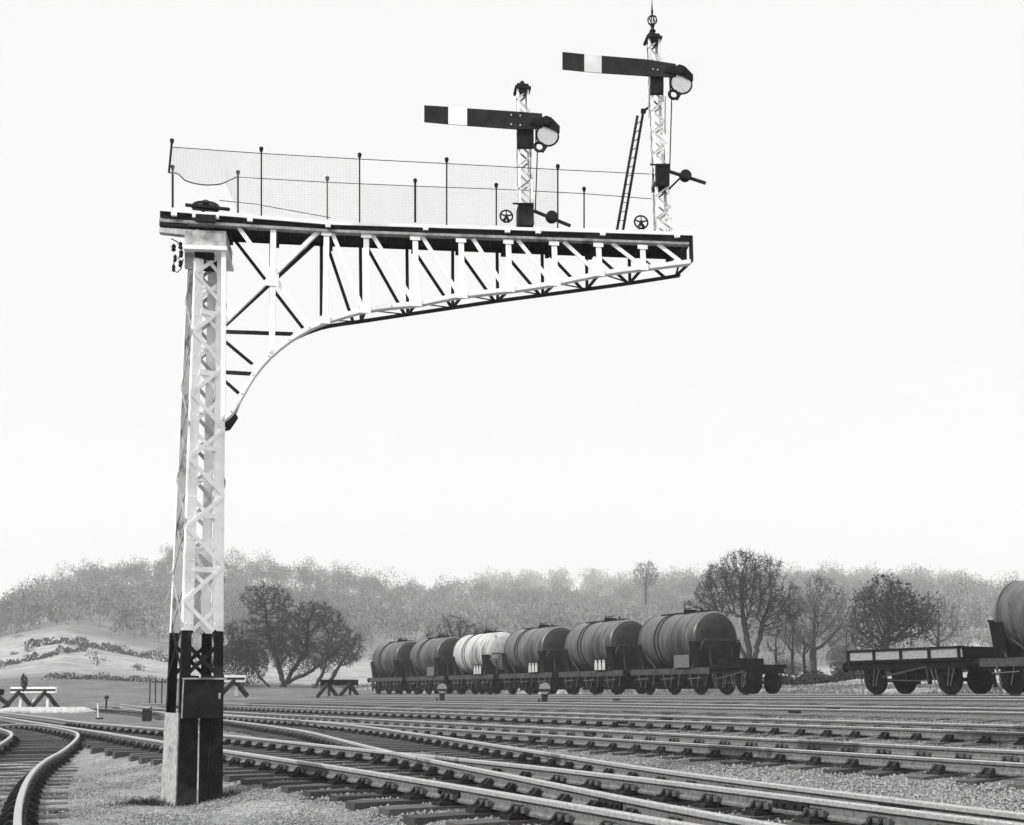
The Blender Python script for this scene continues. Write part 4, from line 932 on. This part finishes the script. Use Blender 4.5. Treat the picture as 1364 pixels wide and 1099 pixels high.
# woods on the hills
def woods():
    vv = []; tone = []; rs = np.random.default_rng(5)
    def crown(x, y, z, h, r, k, s, tn=None):
        m = 7; lc = rs.normal(size=(m, 3)); lc /= np.linalg.norm(lc, axis=1)[:, None]; lc *= .55; lr = rs.uniform(.35, .6, m); w = rs.integers(0, m, k)
        q = rs.normal(size=(k, 3)); q /= np.linalg.norm(q, axis=1)[:, None]; q *= rs.random((k, 1))**.33; q = lc[w]+q*lr[w][:, None]; q[:, 2] = q[:, 2]*.8+.1
        c = np.array([x, y, z+h*.47])+q*np.array([r, r, h*.54])
        a = rs.normal(size=(k, 3)); a[:, 2] += .8*np.sign(a[:, 2]); a /= np.linalg.norm(a, axis=1)[:, None]; b_ = np.cross(a, rs.normal(size=(k, 3))); b_ /= np.linalg.norm(b_, axis=1)[:, None]
        sz = s*rs.uniform(.5, 1.5, (k, 1)); v = np.stack([c-a*sz, c-b_*sz*.4, c+a*sz, c+b_*sz*.4], 1).reshape(-1, 3)
        t = np.array([[x-.12, y, z-1], [x+.12, y, z-1], [x+.06, y, z+h*.5], [x-.06, y, z+h*.5]]); vv.append(v); vv.append(t); tn = tn if tn is not None else rs.choice([.72, .85, 1, 1.12, 1.25]); tone.extend([tn]*(4*k)+[.9]*4)
    for i in range(1750):
        px = rs.uniform(-180, 1560); Y = 245+(rs.random()**.75)*250
        if px < 235 and Y < 262: continue
        if math.sin(px*.021)*math.sin(Y*.06) > .85: continue
        x = (px-W0/2)/FP*Y; h = rs.uniform(8, 13)*(1.3 if rs.random() < .15 else .95); crown(x, Y, ground(x, Y), h, h*rs.uniform(.36, .5), 260, .35)
    for i in range(230):   # crest
        px = rs.uniform(-180, 1560); Y = rs.uniform(465, 500); x = (px-W0/2)/FP*Y; h = rs.choice([9, 11, 13, 16]); crown(x, Y, ground(x, Y), h, h*.42, 320, .36)
    for i in range(300):
        px = rs.uniform(640, 1400); Y = rs.uniform(840, 920); x = (px-W0/2)/FP*Y; h = rs.uniform(12, 24); crown(x, Y, ground(x, Y), h, 9, 220, .7)
    for i in range(150):   # scattered field-edge trees and scrub
        px = rs.uniform(240, 1560); Y = rs.uniform(150, 245); x = (px-W0/2)/FP*Y; h = rs.uniform(3, 7); crown(x, Y, ground(x, Y), h, h*.5, 200, .2)
    for i in range(16):
        px = rs.uniform(-100, 240); Y = rs.choice([rs.uniform(225, 260), 190+px*.1, 150]); x = (px-W0/2)/FP*Y; h = rs.uniform(1, 3.2); crown(x, Y, ground(x, Y)-.3, h, h*.8, 160, .14)
    v = np.vstack(vv); f = np.arange(len(v)).reshape(-1, 4); me = bpy.data.meshes.new('woodland'); me.from_pydata(v.tolist(), [], f.tolist())
    col = np.ones((len(v), 4), np.float32); col[:, :3] = np.array(tone, np.float32)[:, None]; ca = me.color_attributes.new('kind_tone', 'FLOAT_COLOR', 'POINT'); ca.data.foreach_set('color', col.ravel())
    m = M['wood']; nt = m.node_tree; b = nt.nodes['Principled BSDF']; src = b.inputs['Base Color'].links[0].from_socket; at = nt.nodes.new('ShaderNodeAttribute'); at.attribute_name = 'kind_tone'; mx = nt.nodes.new('ShaderNodeMixRGB'); mx.blend_type = 'MULTIPLY'; mx.inputs[0].default_value = 1
    nt.links.new(src, mx.inputs[1]); nt.links.new(at.outputs['Color'], mx.inputs[2]); nt.links.new(mx.outputs[0], b.inputs['Base Color'])
    me.materials.append(m); me.update(); o = bpy.data.objects.new('woodland', me); COL.objects.link(o); tag(o, 'hazy leafless woodland covering the hillside behind the yard', 'woodland', kind='stuff')
woods()
# ------------------------------------------------------------------ stones and weeds
def scatter_stones():
    rs = np.random.default_rng(9); V = []; F = []; n = 0
    base = np.array([(1, 0, 0), (-1, 0, 0), (0, 1, 0), (0, -1, 0), (0, 0, 1), (0, 0, -1)], float); fo = np.array([(0, 2, 4), (2, 1, 4), (1, 3, 4), (3, 0, 4), (2, 0, 5), (1, 2, 5), (3, 1, 5), (0, 3, 5)])
    for zone_, N_ in (('bal', 52000), ('cess', 46000)):
        cnt = 0
        while cnt < N_:
            a = rs.uniform(-26, 26); r = 6+rs.random()**1.25*(26 if zone_ == 'bal' else 15); x, y = r*math.sin(R(a)), r*math.cos(R(a)); s = s_of(x, y)
            if (s > -.7) != (zone_ == 'bal'): continue
            if zone_ == 'bal':
                size = rs.uniform(.01, .026)
                if 3.6 < s < 7.0 and x > 2.5+rs.normal()*.8 and y < 20: size = rs.uniform(.012, .034)
                elif rs.random() < .2: continue
            else: size = rs.uniform(.007, .017)
            v = base*rs.uniform(.5, 1.2, (6, 1))*size+rs.normal(size=(6, 3))*size*.15; V.append(v+np.array([x, y, ground(x, y)+size*.25])); F.append(fo+n); n += 6; cnt += 1
    me = bpy.data.meshes.new('loose_ballast'); me.from_pydata(np.vstack(V).tolist(), [], np.vstack(F).tolist()); me.materials.append(M['stone']); me.update(); o = bpy.data.objects.new('loose_ballast', me); COL.objects.link(o)
    tag(o, 'loose pale ballast stones and cinders scattered between the rails', 'ballast', kind='stuff')
scatter_stones()
mb = MB(); rs = np.random.default_rng(4)
for cx, cy, n_, sp_ in ((-4.42, 14.35, 260, .1), (-4.62, 14.7, 200, .12), (-4.0, 14.3, 160, .14), (-3.62, 14.5, 200, .1), (-4.72, 14.5, 160, .13), (-4.75, 14.35, 60, .2)):
    for i in range(n_):
        x, y = cx+rs.normal()*sp_, cy+rs.normal()*.13; z = ground(x, y); h = rs.uniform(.02, .085); d = Vector((rs.normal()*.04, rs.normal()*.04, h)); sd = Vector((rs.normal(), rs.normal(), 0)).normalized()*.006; p = Vector((x, y, z)); mb.add([p-sd, p+sd, p+d], [(0, 1, 2)])
tag(mb.build('weeds', M['weed']), 'dark tufts of weed round the foot of the signal mast', 'weeds', kind='stuff')
mb = MB(); rs = np.random.default_rng(14); c_ = 0
while c_ < 16000:
    Y = rs.uniform(36, 105); x = rs.uniform(-.5, .5)*Y; s_ = s_of(x, Y)
    if not (30.3 < s_ < 50 or (s_ < -3 and rs.random() < .8)): continue
    if math.sin(x*.9+Y*.35)+math.sin(x*.37-Y*.5) < rs.uniform(-1.2, .9): continue
    z = ground(x, Y); h = rs.uniform(.06, .3)*(1 if s_ > 0 else .7); d = Vector((rs.normal()*.12, rs.normal()*.05, h)); sd_ = Vector((rs.uniform(.03, .09), 0, 0)); p = Vector((x, Y, z-.02)); mb.add([p-sd_, p+sd_, p+d], [(0, 1, 2)]); c_ += 1
tag(mb.build('rough_grass', M['rough']), 'rough dead grass along the far edge of the yard', 'grass', kind='stuff')
# ------------------------------------------------------------------ haze
mb = MB(); mb.box((0, 430, 90), (2600, 1300, 220)); hz = mb.build('haze', bpy.data.materials.new('haze_air')); hm = hz.data.materials[0]; hm.use_nodes = True; nt = hm.node_tree; nt.nodes.clear()
out = nt.nodes.new('ShaderNodeOutputMaterial'); pv = nt.nodes.new('ShaderNodeVolumePrincipled'); pv.inputs['Color'].default_value = (.97, .97, .97, 1); pv.inputs['Density'].default_value = .00065; pv.inputs['Anisotropy'].default_value = 0
nt.links.new(pv.outputs[0], out.inputs['Volume']); tag(hz, kind='stuff', label='pale haze over the valley', cat='haze')
# ------------------------------------------------------------------ light
SUN_A, SUN_E = R(33), R(40)
sd = Vector((-math.cos(SUN_A)*math.cos(SUN_E), -math.sin(SUN_A)*math.cos(SUN_E), math.sin(SUN_E)))
sun = bpy.data.lights.new('sun', 'SUN'); sun.energy = 3.6; sun.angle = R(.6); sun.color = (1, .995, .985); so = bpy.data.objects.new('sun', sun); COL.objects.link(so); so.rotation_euler = sd.to_track_quat('Z', 'Y').to_euler()
w_ = bpy.data.worlds.new('World'); S.world = w_; w_.use_nodes = True; nt = w_.node_tree; L = nt.links; bg = nt.nodes['Background']
sky = nt.nodes.new('ShaderNodeTexSky'); sky.sky_type = 'NISHITA'; sky.sun_disc = False; sky.sun_elevation = SUN_E; sky.sun_rotation = math.atan2(sd.x, sd.y); sky.dust_density = 4
bw = nt.nodes.new('ShaderNodeRGBToBW'); L.new(sky.outputs[0], bw.inputs[0])
# an overexposed, veiled white sky: even at the horizon, brighter overhead
tc = nt.nodes.new('ShaderNodeTexCoord'); sx = nt.nodes.new('ShaderNodeSeparateXYZ'); L.new(tc.outputs['Generated'], sx.inputs[0])
mr = nt.nodes.new('ShaderNodeMapRange'); mr.inputs[1].default_value = .57; mr.inputs[2].default_value = 1; mr.inputs[3].default_value = 6.75; mr.inputs[4].default_value = 24; L.new(sx.outputs[2], mr.inputs[0])
ml = nt.nodes.new('ShaderNodeMath'); ml.operation = 'MULTIPLY'; ml.inputs[1].default_value = .15; L.new(bw.outputs[0], ml.inputs[0])
ad = nt.nodes.new('ShaderNodeMath'); L.new(ml.outputs[0], ad.inputs[0]); L.new(mr.outputs[0], ad.inputs[1])
L.new(ad.outputs[0], bg.inputs[0]); bg.inputs[1].default_value = .1
S.view_settings.view_transform = 'Standard'; S.view_settings.look = 'None'; S.view_settings.gamma = 1; S.view_settings.exposure = .42
